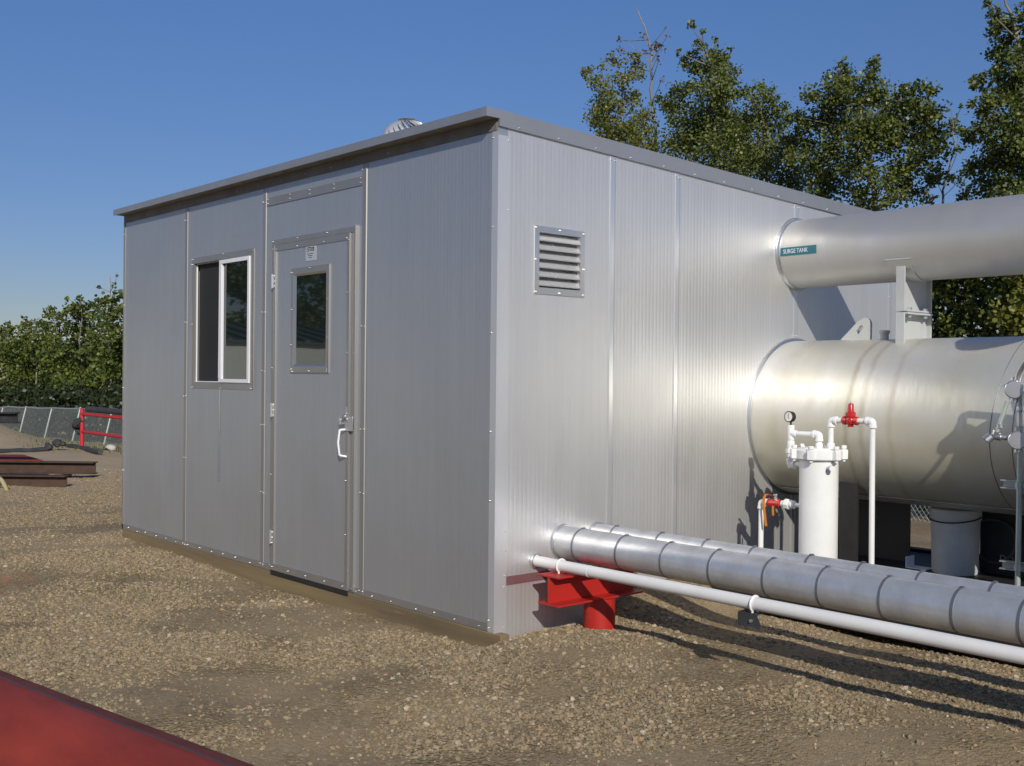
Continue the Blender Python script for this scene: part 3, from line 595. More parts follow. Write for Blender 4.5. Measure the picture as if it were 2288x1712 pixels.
# ---- turbine ventilator on the roof
vc = (-.78, .10, 2.70)
vc = (-1.30, .36, 2.69)
rv = MB(); rv.tube([(vc[0], vc[1], 2.62), (vc[0], vc[1], 2.76)], .11, 24)
vo = rv.build('roof_ventilator', M['galv'], bld)
R_ = .165
b = MB()
for k in range(22):
    a = 2*math.pi*k/22; P = []; Q = []
    for i in range(9):
        th = math.pi*(.10+.62*i/8); aa = a+1.15*(i/8)
        P.append((vc[0]+R_*math.sin(th)*math.cos(aa), vc[1]+R_*math.sin(th)*math.sin(aa), 2.795+R_*.78*math.cos(th)))
        aa += .27; r2 = R_*.80
        Q.append((vc[0]+r2*math.sin(th)*math.cos(aa), vc[1]+r2*math.sin(th)*math.sin(aa), 2.795+r2*.78*math.cos(th)))
    b.add(P+Q, [(i, i+1, 10+i, 9+i) for i in range(8)])
b.tube([(vc[0], vc[1], 2.925), (vc[0], vc[1], 2.935)], [.06, .03], 20)
fv = b.build('turbine_fins', M['slat'], vo)
sol = fv.modifiers.new('thick', 'SOLIDIFY'); sol.thickness = .002

# ---------------------------------------------------------------- surge tank (upper) and lower tank
YC, ZU, RU, ZL, RL = 2.665, 2.168, .228, 1.073, .511
def shell(b, x0, x1, y, z, r, n=96, seg=12):
    b.tube([(x0+(x1-x0)*i/seg, y, z) for i in range(seg+1)], r, n)
st = thing('surge_tank', 'upper stainless steel pipe tank marked SURGE TANK entering the side wall', 'tank', (0, YC, ZU))
b = MB(); shell(b, .002, 4.2, YC, ZU, RU); b.build('shell', M['tank_up'], st, smooth=30)
def collar(x0, y, z, r, wd, nm, m, parent):
    b = MB(); b.tube([(x0, y, z), (x0+wd*.4, y, z), (x0+wd, y, z)], [r+.012, r+.013, r+.003], 64); b.tube([(x0-.004, y, z), (x0+.003, y, z)], [r+.022, r+.02], 64)
    return b.build(nm, m, parent, smooth=50)
collar(.003, YC, ZU, RU, .022, 'collar', M['flash'], st)
b = MB()      # saddle plate hugging the underside where the column meets it
V = []; F = []; na = 20
for i in range(na+1):
    a = math.radians(-152+124*i/na)
    for (x, rr) in ((.775, RU+.001), (.775, RU+.006), (.925, RU+.006), (.925, RU+.001)): V.append((x, YC+rr*math.cos(a), ZU+rr*math.sin(a)))
for i in range(na):
    for k in range(4): F.append((i*4+k, i*4+(k+1) % 4, i*4+4+(k+1) % 4, i*4+4+k))
F += [(0, 1, 2, 3), (na*4+3, na*4+2, na*4+1, na*4)]
b.add(V, F); b.build('wear_plate', M['tank_up'], st, smooth=30)
# weld line round the plate's front edge
b = MB(); a = math.radians(-152); b.tube([(.765+.17*i/14, YC+(RU+.004)*math.cos(a), ZU+(RU+.004)*math.sin(a)+.002*math.sin(i*2.3)) for i in range(15)], .0035, 8); b.build('weld_bead', M['greyst'], st)
lab = MB(); V = []; F = []
for i in range(7):
    a = math.pi+math.asin((2.137-ZU+.0545*i/6)/RU)*-1
    for rr in (RU+.0006, RU+.0026):
        for x in (.030, .300): V.append((x, YC+rr*math.cos(a), ZU+rr*math.sin(a)))
for i in range(6):
    q = i*4; F += [(q+2, q+3, q+7, q+6), (q, q+4, q+5, q+1), (q, q+2, q+6, q+4), (q+1, q+5, q+7, q+3)]
F += [(0, 1, 3, 2), (24, 26, 27, 25)]
lab.add(V, F); lo_ = lab.build('name_label', M['teal'], st, smooth=0)
def text_obj(txt, name, size, loc, rot, mat, parent, sx=1, extr=.0004):
    cu = bpy.data.curves.new(name, 'FONT'); cu.body = txt; cu.size = size; cu.extrude = extr; cu.resolution_u = 3
    o = bpy.data.objects.new(name+'_tmp', cu); COL.objects.link(o)
    bpy.context.view_layer.update()
    me = bpy.data.meshes.new_from_object(o.evaluated_get(bpy.context.evaluated_depsgraph_get()))
    COL.objects.unlink(o); bpy.data.objects.remove(o); bpy.data.curves.remove(cu)
    me.materials.clear(); me.materials.append(mat)
    Mt = Matrix.Translation(Vector(loc)-wloc(parent)) @ rot.to_matrix().to_4x4() @ Matrix.Diagonal((sx, 1, 1, 1)); me.transform(Mt)
    q = bpy.data.objects.new(name, me); COL.objects.link(q); q.parent = parent; return q
from mathutils import Euler
text_obj('SURGE TANK', 'lettering', .040, (.052, YC-RU-.0032, 2.1515), Euler((math.pi/2, 0, 0)), M['paleprint'], lo_, sx=.78)

lt = thing('lower_tank', 'large stained stainless tank lying on a black skid below the surge tank', 'tank', (0, YC, ZL-RL))
b = MB(); shell(b, .002, 2.9, YC, ZL, RL, 128); b.build('shell', M['tank_low'], lt, smooth=30)
collar(.003, YC, ZL, RL, .012, 'collar', M['flash'], lt)
for xs_, wv in ((1.585, .012), (1.70, .006)):
    b = MB(); pts = []
    for k in range(65):
        a = 2*math.pi*k/64; pts.append((xs_+wv*math.sin(3*a+1)+.02*math.sin(a), YC+(RL+.0005)*math.cos(a), ZL+(RL+.0005)*math.sin(a)))
    b.tube(pts, .0022, 6, caps=False); b.build('jacket_seam', M['band'], lt)
b = MB(); a = math.radians(-118); b.box((.02, YC+(RL+.004)*math.cos(a)-.006, ZL+(RL+.004)*math.sin(a)-.003), (2.8, YC+(RL+.004)*math.cos(a)+.006, ZL+(RL+.004)*math.sin(a)+.002)); b.build('jacket_seam', M['band'], lt)
# lifting lug
b = MB(); sx0 = .336; lug = [(sx0, 1.575), (.561, 1.575), (.563, 1.69)]
for k in range(7):
    a = math.radians(-5+110*k/6); lug.append((.521+.040*math.cos(a), 1.688+.036*math.sin(a)))
lug.append((.470, 1.700))
bm = bmesh.new()
vs = [bm.verts.new((x, YC-.010, z)) for x, z in lug]; eo = [bm.edges.new((vs[i], vs[(i+1) % len(vs)])) for i in range(len(vs))]
hole = []
for k in range(16):
    a = 2*math.pi*k/16; ux, uz = math.cos(math.radians(48)), math.sin(math.radians(48)); L_ = .020 if math.cos(a) > 0 else -.020
    px_ = L_+.014*math.cos(a); pz_ = .014*math.sin(a); hole.append((.484+px_*ux-pz_*uz, 1.648+px_*uz+pz_*ux))
vh = [bm.verts.new((x, YC-.010, z)) for x, z in hole]; eh = [bm.edges.new((vh[i], vh[(i+1) % 16])) for i in range(16)]
bmesh.ops.triangle_fill(bm, use_beauty=True, edges=eo+eh)
ret = bmesh.ops.extrude_face_region(bm, geom=bm.faces[:]); bmesh.ops.translate(bm, verts=[v for v in ret['geom'] if isinstance(v, bmesh.types.BMVert)], vec=(0, .02, 0))
bmesh.ops.recalc_face_normals(bm, faces=bm.faces)
me = bpy.data.meshes.new('lifting_lug'); bm.to_mesh(me); bm.free(); me.materials.append(M['greyst'])
ll = bpy.data.objects.new('lifting_lug', me); COL.objects.link(ll); ll.parent = lt; me.transform(Matrix.Translation(-wloc(lt)))
b = MB(); b.tube([(.655, YC, 1.57), (.655, YC, 1.635)], .026, 20); b.tube([(.655, YC, 1.62), (.655, YC, 1.64)], .033, 20); b.build('nozzle', M['greyst'], lt)
# channel column joining both tanks, bolted at mid height
zb_, zt_, zm = 1.535, 2.03, 1.742
for (za_, zz_, nm) in ((zb_, zm-.004, 'support_column'), (zm+.004, zt_, 'support_column')):
    b = MB(); b.box((.830, 2.485, za_), (.888, 2.495, zz_)); b.box((.830, 2.835, za_), (.875, 2.845, zz_)); b.box((.835, 2.495, za_), (.845, 2.835, zz_)); co = b.build(nm, M['greyst'], lt, bevel=.0015)
b = MB(); b.box((.846, 2.496, zm-.014), (.905, 2.80, zm-.002)); b.box((.846, 2.496, zm+.002), (.900, 2.80, zm+.013)); b.build('splice_plate', M['greyst'], lt, bevel=.0015)
for y_ in (2.56, 2.75):
    b = MB(); b.tube([(.880, y_, zm-.03), (.880, y_, zm+.03)], .010, 6); b.tube([(.880, y_, zm-.032), (.880, y_, zm-.015)], .015, 6); b.tube([(.880, y_, zm+.013), (.880, y_, zm+.03)], .015, 6); b.build('bolt', M['screw'], lt)
# skid: black rails and saddles; deck extended forward to darken the tank's reflections
b = MB()
b.box((.10, 1.50, .0), (3.6, 1.58, .13)); b.box((.10, 3.38, -.2), (3.6, 3.46, .17)); b.box((.10, 1.58, .11), (3.6, 3.38, .15))
b.build('skid_frame', M['black'], lt, bevel=.003)
for (xa_, xb_, yy) in ((.56, .683, 2.32), (.10, .681, 2.95), (1.15, 2.7, 2.95)):
    zt = ZL-math.sqrt(RL**2-(yy+.01-YC)**2)+.01
    b = MB(); b.box((xa_, yy, .15), (xb_, yy+.02, zt)); so = b.build('saddle', M['black'], lt)
text_obj('DO', 'chalk_mark', .055, (1.272, 2.948, .235), Euler((math.pi/2, 0, 0)), M['chalkw'], so)

# ---------------------------------------------------------------- low pipes through the wall
def ins_pipe(name, label, y, z, r, bands, x1):
    t = thing(name, label, 'pipe', (0, y, z))
    b = MB(); shell(b, .002, x1, y, z, r, 48, 20); b.build('jacket', M['jacket'], t, smooth=30)
    for bx in bands:
        b = MB(); b.tube([(bx-.006, y, z), (bx+.006, y, z)], r+.0018, 48); b.box((bx-.006, y-.010, z+r), (bx+.008, y+.010, z+r+.006)); b.build('band', M['band'], t, smooth=50)
    b = MB(); b.tube([(.002, y, z), (.012, y, z)], [r+.010, r+.006], 48); b.build('wall_collar', M['flash'], t, smooth=50)
    return t
ins_pipe('insulated_pipe', 'thick banded aluminium-jacketed pipe running behind the white pipe', .496, .425, .0885, [.151, .465, .765, 1.06, 1.366, 1.645, 1.937, 2.245, 2.502, 2.80, 3.1], 3.9)
ins_pipe('insulated_pipe', 'thinner banded aluminium-jacketed pipe, farthest back of the three low pipes', .757, .447, .058, [.151, .479, .784, 1.073, 1.391, 1.659, 1.939, 2.255, 2.56, 2.9], 3.9)
wp = thing('white_pipe', 'slim white painted pipe, nearest of the three low pipes', 'pipe', (0, .287, .34))
b = MB(); b.tube([(.003, .287, .343)]+[(x, .287, .343+.002*math.sin(x)) for x in np.arange(.1, 3.95, .2)], .0292, 40); b.build('pipe', M['whitepipe'], wp, smooth=30)
b = MB(); b.tube([(.003, .287, .343), (.012, .287, .343)], .040, 32); b.tube([(.012, .287, .343), (.016, .287, .343)], [.037, .031], 32); b.build('wall_collar', M['flash'], wp)
for cx_ in (.20, 1.417):
    b = MB(); pts = circ((cx_, .287, .343), .034, 'x', 24, math.radians(-60), math.radians(240)); b.tube(pts, .0055, 10)
    b.tube([pts[0], (cx_, .287+.020, .27)], .0055, 10); b.tube([pts[-1], (cx_, .287-.020, .27)], .0055, 10); b.build('pipe_clamp', M['white'], wp)
b = MB(); b.tube([(.402, .287, .343), (.410, .287, .343)], .0306, 32); b.build('weld_bead', M['whitepipe'], wp)
# dark grey angle shoe hung under the second clamp
ps = thing('pipe_shoe', 'small dark grey angle bracket hanging under the white pipe clamp', 'bracket', (1.40, .29, .24))
b = MB(); b.prism([(1.345, .262, .300), (1.440, .262, .308), (1.470, .262, .250), (1.345, .262, .240)], (0, .006, 0)); b.box((1.345, .268, .299), (1.440, .330, .304)); b.build('angle', M['duct'], ps)
b = MB(); b.tube([(1.417, .262, .272), (1.417, .254, .272)], .008, 6); b.build('bolt', M['screw'], ps)
# ---------------------------------------------------------------- red pipe support: I-beam on a pile
rs_ = thing('pipe_support', 'bright red steel I-beam on a round pile beneath the low pipes', 'support', (.21, .55, -.05))
b = MB(); xb0, xb1, xc_ = .133, .287, .21; zt2, zb2, tf, tw = .305, .150, .010, .0045; yA, yB = .185, .83
b.box((xb0, yA, zt2-tf), (xb1, yB, zt2)); b.box((xb0, yA, zb2), (xb1, yB, zb2+tf)); b.box((xc_-tw, yA, zb2+tf), (xc_+tw, yB, zt2-tf)); b.build('beam', M['redpaint'], rs_, bevel=.0015)
b = MB(); b.tube([(.215, .56, -.2), (.215, .56, .149)], .084, 40); b.build('pile', M['redpaint'], rs_, smooth=30)
for yy in (.455, .72):
    b = MB(); b.box((.235, yy-.03, zt2), (.275, yy+.05, zt2+.022)); b.build('pipe_rest', M['redpaint'], rs_)

# ---------------------------------------------------------------- filter vessel with its piping
YP = 1.87
fv_ = thing('filter_vessel', 'white upright filter vessel with bolted lid, gauge and red valves', 'filter', (.705, YP, 0))
cx = .705; W_ = M['white']
b = MB(); b.tube([(cx, YP, -.03), (cx, YP, .30), (cx, YP, .862)], .110, 56); b.build('vessel', W_, fv_, smooth=30)
b = MB(); b.tube([(cx, YP, .862), (cx, YP, .868), (cx, YP, .915), (cx, YP, .922)], [.128, .134, .134, .126], 48); b.tube([(cx, YP, .922), (cx, YP, .93)], [.10, .095], 40); b.build('lid', W_, fv_, bevel=0)
for k in range(6):
    a = math.radians(-75+60*k); c_, s_ = math.cos(a), math.sin(a); px_, py_ = cx+.142*c_, YP+.142*s_
    b = MB(); b.tube([(px_, py_, .850), (px_, py_, .935)], .010, 10); b.tube([(px_, py_, .925), (px_, py_, .945)], .017, 6)
    b.prism([(cx+.115*c_-.022*s_, YP+.115*s_+.022*c_, .862), (cx+.162*c_-.018*s_, YP+.162*s_+.018*c_, .866), (cx+.162*c_+.018*s_, YP+.162*s_-.018*c_, .866), (cx+.115*c_+.022*s_, YP+.115*s_-.022*c_, .862)], (0, 0, .056))
    b.build('clamp_bolt', W_, fv_, bevel=.003)
b = MB(); kx = cx+.108*math.cos(math.radians(-30)); ky = YP+.108*math.sin(math.radians(-30)); b.tube([(kx-.01, ky+.006, .822), (kx+.03, ky-.018, .822)], .011, 12); b.tube([(kx+.03, ky-.018, .822), (kx+.045, ky-.027, .822)], .016, 8); b.build('vent_plug', W_, fv_)
def fitting(b, p, r=.0225, ax='z', L=.03):
    d = {'z': (0, 0, 1), 'x': (1, 0, 0), 'y': (0, 1, 0)}[ax]; p = Vector(p); d = Vector(d)
    b.tube([p-d*L/2, p-d*L*.42, p+d*L*.42, p+d*L/2], [r*.93, r, r, r*.93], 20)
def elbow(b, c, da, db, r=.0215, L=.036):
    c = Vector(c); da = Vector(da); db = Vector(db)
    b.tube(bend([c+da*L, c, c+db*L], .034, 8), r, 20); b.tube([c+da*(L-.010), c+da*(L+.002)], r*1.12, 20); b.tube([c+db*(L-.010), c+db*(L+.002)], r*1.12, 20)
pr = .0155
# inlet loop with gauge
b = MB(); b.tube([(.512, YP, .80), (.512, YP, 1.03)], pr, 18); b.tube([(.512, YP, 1.004), (.705, YP, 1.006)], pr, 18); b.tube([(.705, YP, 1.01), (.705, YP, .92)], pr, 18); b.build('inlet_pipe', W_, fv_)
b = MB(); fitting(b, (.512, YP, 1.01), .021, 'z', .088); fitting(b, (.532, YP, 1.004), .021, 'x', .040); fitting(b, (.512, YP, 1.047), .018, 'z', .014); b.build('tee', W_, fv_)
b = MB(); elbow(b, (.705, YP, 1.006), (-1, 0, 0), (0, 0, -1)); b.build('elbow', W_, fv_)
b = MB(); fitting(b, (.705, YP, .942), .021, 'z', .03); b.build('coupling', W_, fv_)
b = MB(); fitting(b, (.512, YP, .935), .022, 'z', .05); b.tube([(.512, YP, .886), (.512, YP, .912)], .031, 8); fitting(b, (.512, YP, .873), .024, 'z', .022); b.build('union', W_, fv_, bevel=.001)
b = MB(); elbow(b, (.512, YP, .822), (0, 0, 1), (1, 0, 0), .024, .03); b.tube([(.520, YP, .822), (.62, YP, .822)], .0155, 14); b.build('elbow', W_, fv_)
b = MB(); gd = Vector((-.10, -1, .02)).normalized(); gc = Vector((.509, YP-.006, 1.103))
b.tube([gc+gd*-.016, gc+gd*.010, gc+gd*.014], [.031, .033, .0335], 36); b.tube([(.511, YP, 1.05), (.511, YP, 1.075)], .006, 10)
ga = b.build('gauge', M['rubber'], fv_)
b = MB(); b.tube([gc+gd*.0142, gc+gd*.0150], .0275, 32); b.build('dial', M['dial'], ga)
b = MB(); b.tube([gc+gd*.0156+Vector((0, 0, -.013)), gc+gd*.0156+Vector((0, 0, .016))], .0013, 6)
for k in range(9):
    a = math.radians(-40+260*k/8); q = Vector((math.cos(a), 0, math.sin(a))); b.tube([gc+gd*.0154+q*.019, gc+gd*.0154+q*.023], .0008, 5)
b.box(tuple(gc+gd*.0154+Vector((.003, -.0003, -.011))), tuple(gc+gd*.0154+Vector((.010, .0003, -.008)))); b.build('needle', M['ink'], ga)
# outlet loop with red regulator
b = MB(); b.tube([(.782, YP, .92), (.782, YP, 1.09)], pr, 18); b.tube([(.782, YP, 1.092), (1.045, YP, 1.096)], pr, 18); b.tube([(1.045, YP, 1.096), (1.05, YP, -.03)], pr, 18); b.build('outlet_pipe', W_, fv_)
b = MB(); elbow(b, (.782, YP, 1.092), (1, 0, 0), (0, 0, -1)); b.build('elbow', W_, fv_)
b = MB(); fitting(b, (.782, YP, .944), .0225, 'z', .034); b.build('coupling', W_, fv_)
b = MB(); elbow(b, (1.045, YP, 1.096), (-1, 0, 0), (0, 0, -1)); b.build('elbow', W_, fv_)
b = MB(); c = (.908, YP, 1.094)
b.tube([(.860, YP, c[2]), (.862, YP, c[2]), (.878, YP, c[2]), (.885, YP, c[2]), (.931, YP, c[2]), (.938, YP, c[2]), (.954, YP, c[2]), (.956, YP, c[2])], [.020, .025, .025, .018, .018, .025, .025, .020], 8)
b.ball(c, .030, 8); b.tube([(c[0], YP, 1.060), (c[0], YP, 1.058), (c[0], YP, 1.085)], [.008, .020, .020], 10)
b.tube([(c[0], YP, 1.112), (c[0], YP, 1.118), (c[0], YP, 1.140), (c[0], YP, 1.144)], [.024, .029, .029, .022], 8)
b.tube([(c[0], YP, 1.144), (c[0], YP, 1.15), (c[0], YP, 1.185), (c[0], YP, 1.192)], [.020, .019, .016, .012], 14)
b.mi = 1; b.tube([(c[0], YP, 1.190), (c[0], YP, 1.204)], .005, 8); b.build('regulator', [M['redvalve'], M['galv']], fv_, bevel=.0015)
# lower-left ball valve branch
b = MB(); b.tube([(.306, YP, -.03), (.306, YP, .57)], pr, 18); b.tube([(.306, YP, .576), (.61, YP, .582)], .012, 16); b.build('drain_pipe', W_, fv_)
b = MB(); elbow(b, (.308, YP, .576), (1, 0, 0), (0, 0, -1), .0225); b.build('elbow', W_, fv_)
b = MB(); b.tube([(.356, YP, .578), (.360, YP, .578), (.440, YP, .580), (.445, YP, .580)], [.020, .025, .025, .019], 8); b.mi = 1; b.tube([(.408, YP, .60), (.408, YP, .628)], .009, 10); b.tube([(.408, YP, .622), (.408, YP, .634)], .013, 6); vv = b.build('ball_valve', [M['redvalve'], M['screw']], fv_, bevel=.0015)
b = MB(); b.box((.300, YP-.010, .619), (.408, YP+.010, .623)); b.build('valve_handle', M['oxide'], vv, bevel=.001)
b = MB()
def ribbon(pts, wd, th=.0015):
    P = [Vector(p) for p in pts]; V = []; F = []
    for p in P:
        for (dy, dx) in ((-th, -wd), (th, -wd), (th, wd), (-th, wd)): V.append((p.x+dx, p.y+dy, p.z))
    for i in range(len(P)-1):
        for k in range(4): F.append((i*4+k, i*4+(k+1) % 4, i*4+4+(k+1) % 4, i*4+4+k))
    F += [(0, 1, 2, 3), tuple(len(P)*4-4+k for k in (3, 2, 1, 0))]; b.add(V, F)
ribbon([(.392, YP-.024, .628), (.378, YP-.030, .634), (.362, YP-.034, .630), (.352, YP-.036, .610), (.348, YP-.036, .575), (.354, YP-.036, .53), (.362, YP-.036, .48), (.368, YP-.036, .440)], .0085)
ribbon([(.412, YP-.030, .565), (.413, YP-.032, .54), (.414, YP-.030, .508)], .007); b.build('orange_strap', M['orange'], vv)
b = MB(); fitting(b, (.468, YP, .581), .020, 'x', .03); b.tube([(.478, YP, .581), (.510, YP, .581)], .032, 8); fitting(b, (.528, YP, .582), .024, 'x', .034); b.tube([(.545, YP, .582), (.60, YP, .582)], .013, 14); b.build('union', W_, fv_, bevel=.002)

# ---------------------------------------------------------------- conduit riser at the right edge with a lamp beyond the frame
cv = thing('conduit_riser', 'upright electrical conduit with round cast fittings in front of the lower tank', 'conduit', (1.85, 1.9, 0))
b = MB(); b.tube([(1.842, 1.9, -.04), (1.848, 1.9, .995)], .0135, 18); b.tube([(1.848, 1.9, 1.05), (1.848, 1.9, 1.25)], .0125, 18)
b.tube(bend([(1.79, 1.88, 1.225), (1.753, 1.86, 1.085), (1.745, 1.86, 1.06)], .02), .011, 14); b.build('conduit', M['galvgreen'], cv)
b = MB(); b.tube(bend([(1.83, 1.89, 1.30), (1.84, 1.89, 1.37), (1.90, 1.86, 1.45), (2.2, 1.8, 1.50)], .08, 10), .0155, 16); b.build('flexible_conduit', M['chrome'], cv)
def jbox(cx_, cz, r, nm='junction_box'):
    b = MB(); d = Vector((.45, -.9, .0)).normalized(); c = Vector((cx_, 1.89, cz)); b.tube([c-d*.035, c-d*.03, c+d*.018, c+d*.022], [r*.8, r*.95, r*.95, r*.9], 28); b.tube([c+d*.022, c+d*.032, c+d*.036], [r, r, r*.9], 28); b.tube([c+d*.036, c+d*.037], r*.7, 24)
    b.tube([(cx_, 1.9, cz+r*.7), (cx_, 1.9, cz+r+.018)], .019, 16); b.tube([(cx_, 1.9, cz-r*.7), (cx_, 1.9, cz-r-.018)], .019, 16); return b.build(nm, M['chrome'], cv, smooth=40)
jbox(1.818, 1.285, .046); jbox(1.838, 1.030, .046)
b = MB(); elbow(b, (1.735, 1.86, 1.045), (.5, 0, .85), (1, .2, 0), .019, .03); b.tube([(1.72, 1.855, 1.045), (1.70, 1.84, 1.022)], .022, 12); b.tube([(1.755, 1.87, 1.044), (1.81, 1.89, 1.036)], .013, 12); fitting(b, (1.762, 1.865, 1.098), .018, 'z', .02); b.build('pulling_elbow', M['chrome'], cv)
b = MB(); b.tube([(1.849, 1.9, 1.10), (1.849, 1.9, 1.17)], .021, 8); b.tube([(1.849, 1.9, 1.18), (1.849, 1.9, 1.20)], .024, 8); b.build('coupling', M['chrome'], cv)
for zc_ in (.80, .385):
    b = MB(); b.box((1.74, 1.92, zc_-.022), (2.10, 1.96, zc_-.016)); b.box((1.74, 1.92, zc_+.016), (2.10, 1.96, zc_+.022)); b.box((1.74, 1.955, zc_-.022), (2.10, 1.96, zc_+.022)); b.build('strut_channel', M['galv'], cv)
    b = MB(); b.tube([(1.845, 1.9, zc_-.015), (1.845, 1.9, zc_+.015)], .018, 16); b.box((1.82, 1.9, zc_-.013), (1.87, 1.925, zc_+.013)); b.build('conduit_clamp', M['galv'], cv)
b = MB(); b.box((2.08, 1.92, -.1), (2.12, 1.96, 1.6)); b.build('strut_post', M['galv'], cv)
b = MB(); b.box((2.0, 1.78, .45), (2.6, 1.915, 1.40)); b.box((2.01, 1.770, .46), (2.59, 1.78, 1.39)); b.build('shade_box', M['greyst'], None, loc=(2.3, 1.85, .45), bevel=.004, label='unseen grey box added just right of the view to shade the lower tank', cat='blocker')  # unseen box, added only to cast shade on the lower tank
# gooseneck lamp whose shadow falls on the tank: the place has it just right of the frame
def shadow_src(px, py, ysurf, k):
    P = at(px, py, ysurf); return Vector(P)+Vector((1.6, -1, 1.02))*k
gs = Vector(at(2190, 778, 2.56))+Vector((1.6, -1, 1.02))*.62
gl = thing('yard_lamp', 'gooseneck lamp on a pole just right of the view', 'lamp', (gs.x+.75, gs.y, 0))
b = MB(); b.tube(bend([(gs.x+.75, gs.y, -.1), (gs.x+.75, gs.y, gs.z+.22), (gs.x+.35, gs.y, gs.z+.24), (gs.x, gs.y, gs.z+.10)], .25, 8), .017, 14); b.build('gooseneck', M['galv'], gl)
b = MB(); b.tube([gs+Vector((0, 0, .13)), gs+Vector((0, 0, .08)), gs+Vector((0, 0, .03)), gs+Vector((0, 0, -.03))], [.03, .06, .14, .17], 32); b.build('lamp_shade', M['galv'], gl)

# ---------------------------------------------------------------- pail, offcut and hose under the tank
pl = thing('pail', 'dirty white plastic pail with rim standing under the lower tank', 'bucket', (1.066, 2.8, .15))
px0 = (1.066, 2.80)
b = MB(); b.tube([(*px0, .152), (*px0, .17), (*px0, .49), (*px0, .53)], [.129, .133, .143, .145], 40, caps=True); b.build('body', M['pail'], pl, smooth=30)
b = MB(); b.tube([(*px0, .48), (*px0, .485), (*px0, .543), (*px0, .547)], [.146, .150, .150, .145], 40); b.build('rim', M['pail'], pl, smooth=40)
b = MB(); pts = [(px0[0]+.155*math.cos(a), px0[1]+.155*math.sin(a)*-1, .50-.03*math.sin(a*1)) for a in np.linspace(-.1, math.pi+.1, 18)]; b.tube(pts, .004, 8); b.build('wire_handle', M['rubber'], pl)
b = MB(); b.box((.79, 2.72, .151), (.92, 2.82, .157)); b.box((.785, 2.72, .151), (.79, 2.82, .22))
b.build('sheet_offcut', M['vinyl'], None, loc=(.85, 2.77, .151), label='small bent pale sheet offcut lying on the black skid beside the pail', cat='offcut')
b = MB(); b.tube([(1.26+.14*math.cos(a), 2.88+.02*math.sin(a*2), .36+.13*math.sin(a)) for a in np.linspace(-2.6, 2.4, 30)], .009, 12)
b.build('hose', M['duct'], None, loc=(1.26, 2.88, .2), label='dark looped hose hanging in shade right of the pail', cat='hose')

# ---------------------------------------------------------------- big red pipe in the foreground
E0 = Vector((.7176, -2.6195, .4)); E1 = Vector((1.9520, -2.4208, .4))
pA = CAM; 
def on_z(px, py, z):
    d = AR*((px-1144)/FPX)-AU*((py-856)/FPX)+AF; t = (z-CAM[2])/d[2]; return Vector(CAM+t*d)
E0 = on_z(0, 1499, .40); E1 = on_z(560, 1710, .40); ax_ = (E1-E0).normalized()
perp = Vector((0, 0, 1)).cross(ax_).normalized()      # horizontal normal, pointing +y
if perp.y < 0: perp = -perp
cvec = Vector(CAM)-E0; vy = -cvec.dot(perp); vz = -cvec.z; ln = math.hypot(vy, vz)
nrm = perp*(-vz/ln)+Vector((0, 0, 1))*(vy/ln)
r_ = .215; C0 = E0-nrm*r_
rp = thing('red_pipe', 'big worn dark red pipe lying on the gravel in the near left corner', 'pipe', tuple(C0))
b = MB(); b.tube([C0+ax_*s for s in np.linspace(-3.5, 2.05, 16)], r_, 72); b.build('pipe_body', M['bigred'], rp, smooth=30)
ang = math.radians(23); dirn = nrm*math.cos(ang)+(nrm.cross(ax_)).normalized()*math.sin(ang)*(1 if (nrm.cross(ax_)).dot(perp) < 0 else -1)
V = []; F = []; sg = (nrm.cross(ax_)).normalized()*(1 if (nrm.cross(ax_)).dot(perp) < 0 else -1)
for i, s_ in enumerate((-3.5, 2.05)):
    for k in range(9):
        a_ = math.radians(-26+48*k/8)
        for rr in (r_-.004, r_+.0025): V.append(C0+ax_*s_+(nrm*math.cos(a_)+sg*math.sin(a_))*rr)
for k in range(8):
    q0 = k*2; F += [(q0+1, q0+3, q0+21, q0+19), (q0, q0+18, q0+20, q0+2)]
F += [(0, 1, 19, 18), (16, 34, 35, 17), tuple(range(1, 18, 2))+tuple(range(16, -1, -2)), tuple(range(18, 35, 2))+tuple(range(35, 18, -2))]
b = MB(); b.add(V, F); b.build('brown_top_strip', M['brownred'], rp, smooth=30)  # darker brown-red band along the top of the pipe
b = MB(); b.tube([C0+ax_*s+dirn*(r_-.001) for s in np.linspace(-3.5, 2.05, 30)], .0062, 10); b.build('weld_seam', M['seamdark'], rp)

# ---------------------------------------------------------------- yard behind on the left: beams, rack, pipes, rock
def gpt(px, py):
    d = AR*((px-1144)/FPX)-AU*((py-856)/FPX)+AF
    for t in np.arange(3, 90, .03):
        P = CAM+t*d
        if P[2] < gz(P[0], P[1]): return Vector(P)
    return Vector(P)
def ibeam(name, label, pr_, length, z0_, h=.165, wf=.165, cat='beam', tilt=(-.66, -.75), mat='rustbeam'):
    d = Vector((tilt[0], tilt[1], 0)).normalized(); q = Vector((-d.y, d.x, 0)); pr_ = Vector(pr_)
    o = thing(name, label, cat, (pr_.x, pr_.y, z0_))
    def bx(s, a0, a1, z0, z1):
        A = [pr_+q*a0, pr_+q*a1, pr_+d*length+q*a1, pr_+d*length+q*a0]; s.prism([(p.x, p.y, z0) for p in A], (0, 0, z1-z0))
    for nm, args in (('flange', (-wf/2, wf/2, z0_+h-.014, z0_+h)), ('flange', (-wf/2, wf/2, z0_, z0_+.014)), ('web', (-.005, .005, z0_+.014, z0_+h-.014))):
        b = MB(); bx(b, *args); b.build(nm, M[mat], o)
    return o
d_right = Vector((AR[0], AR[1], 0)).normalized()
def atD(px, py, Df):
    P = CAM+(AR*((px-1144)/FPX)-AU*((py-856)/FPX)+AF)*Df; return Vector(P)
pb = atD(150, 1097, 14.6); beam_z = pb.z
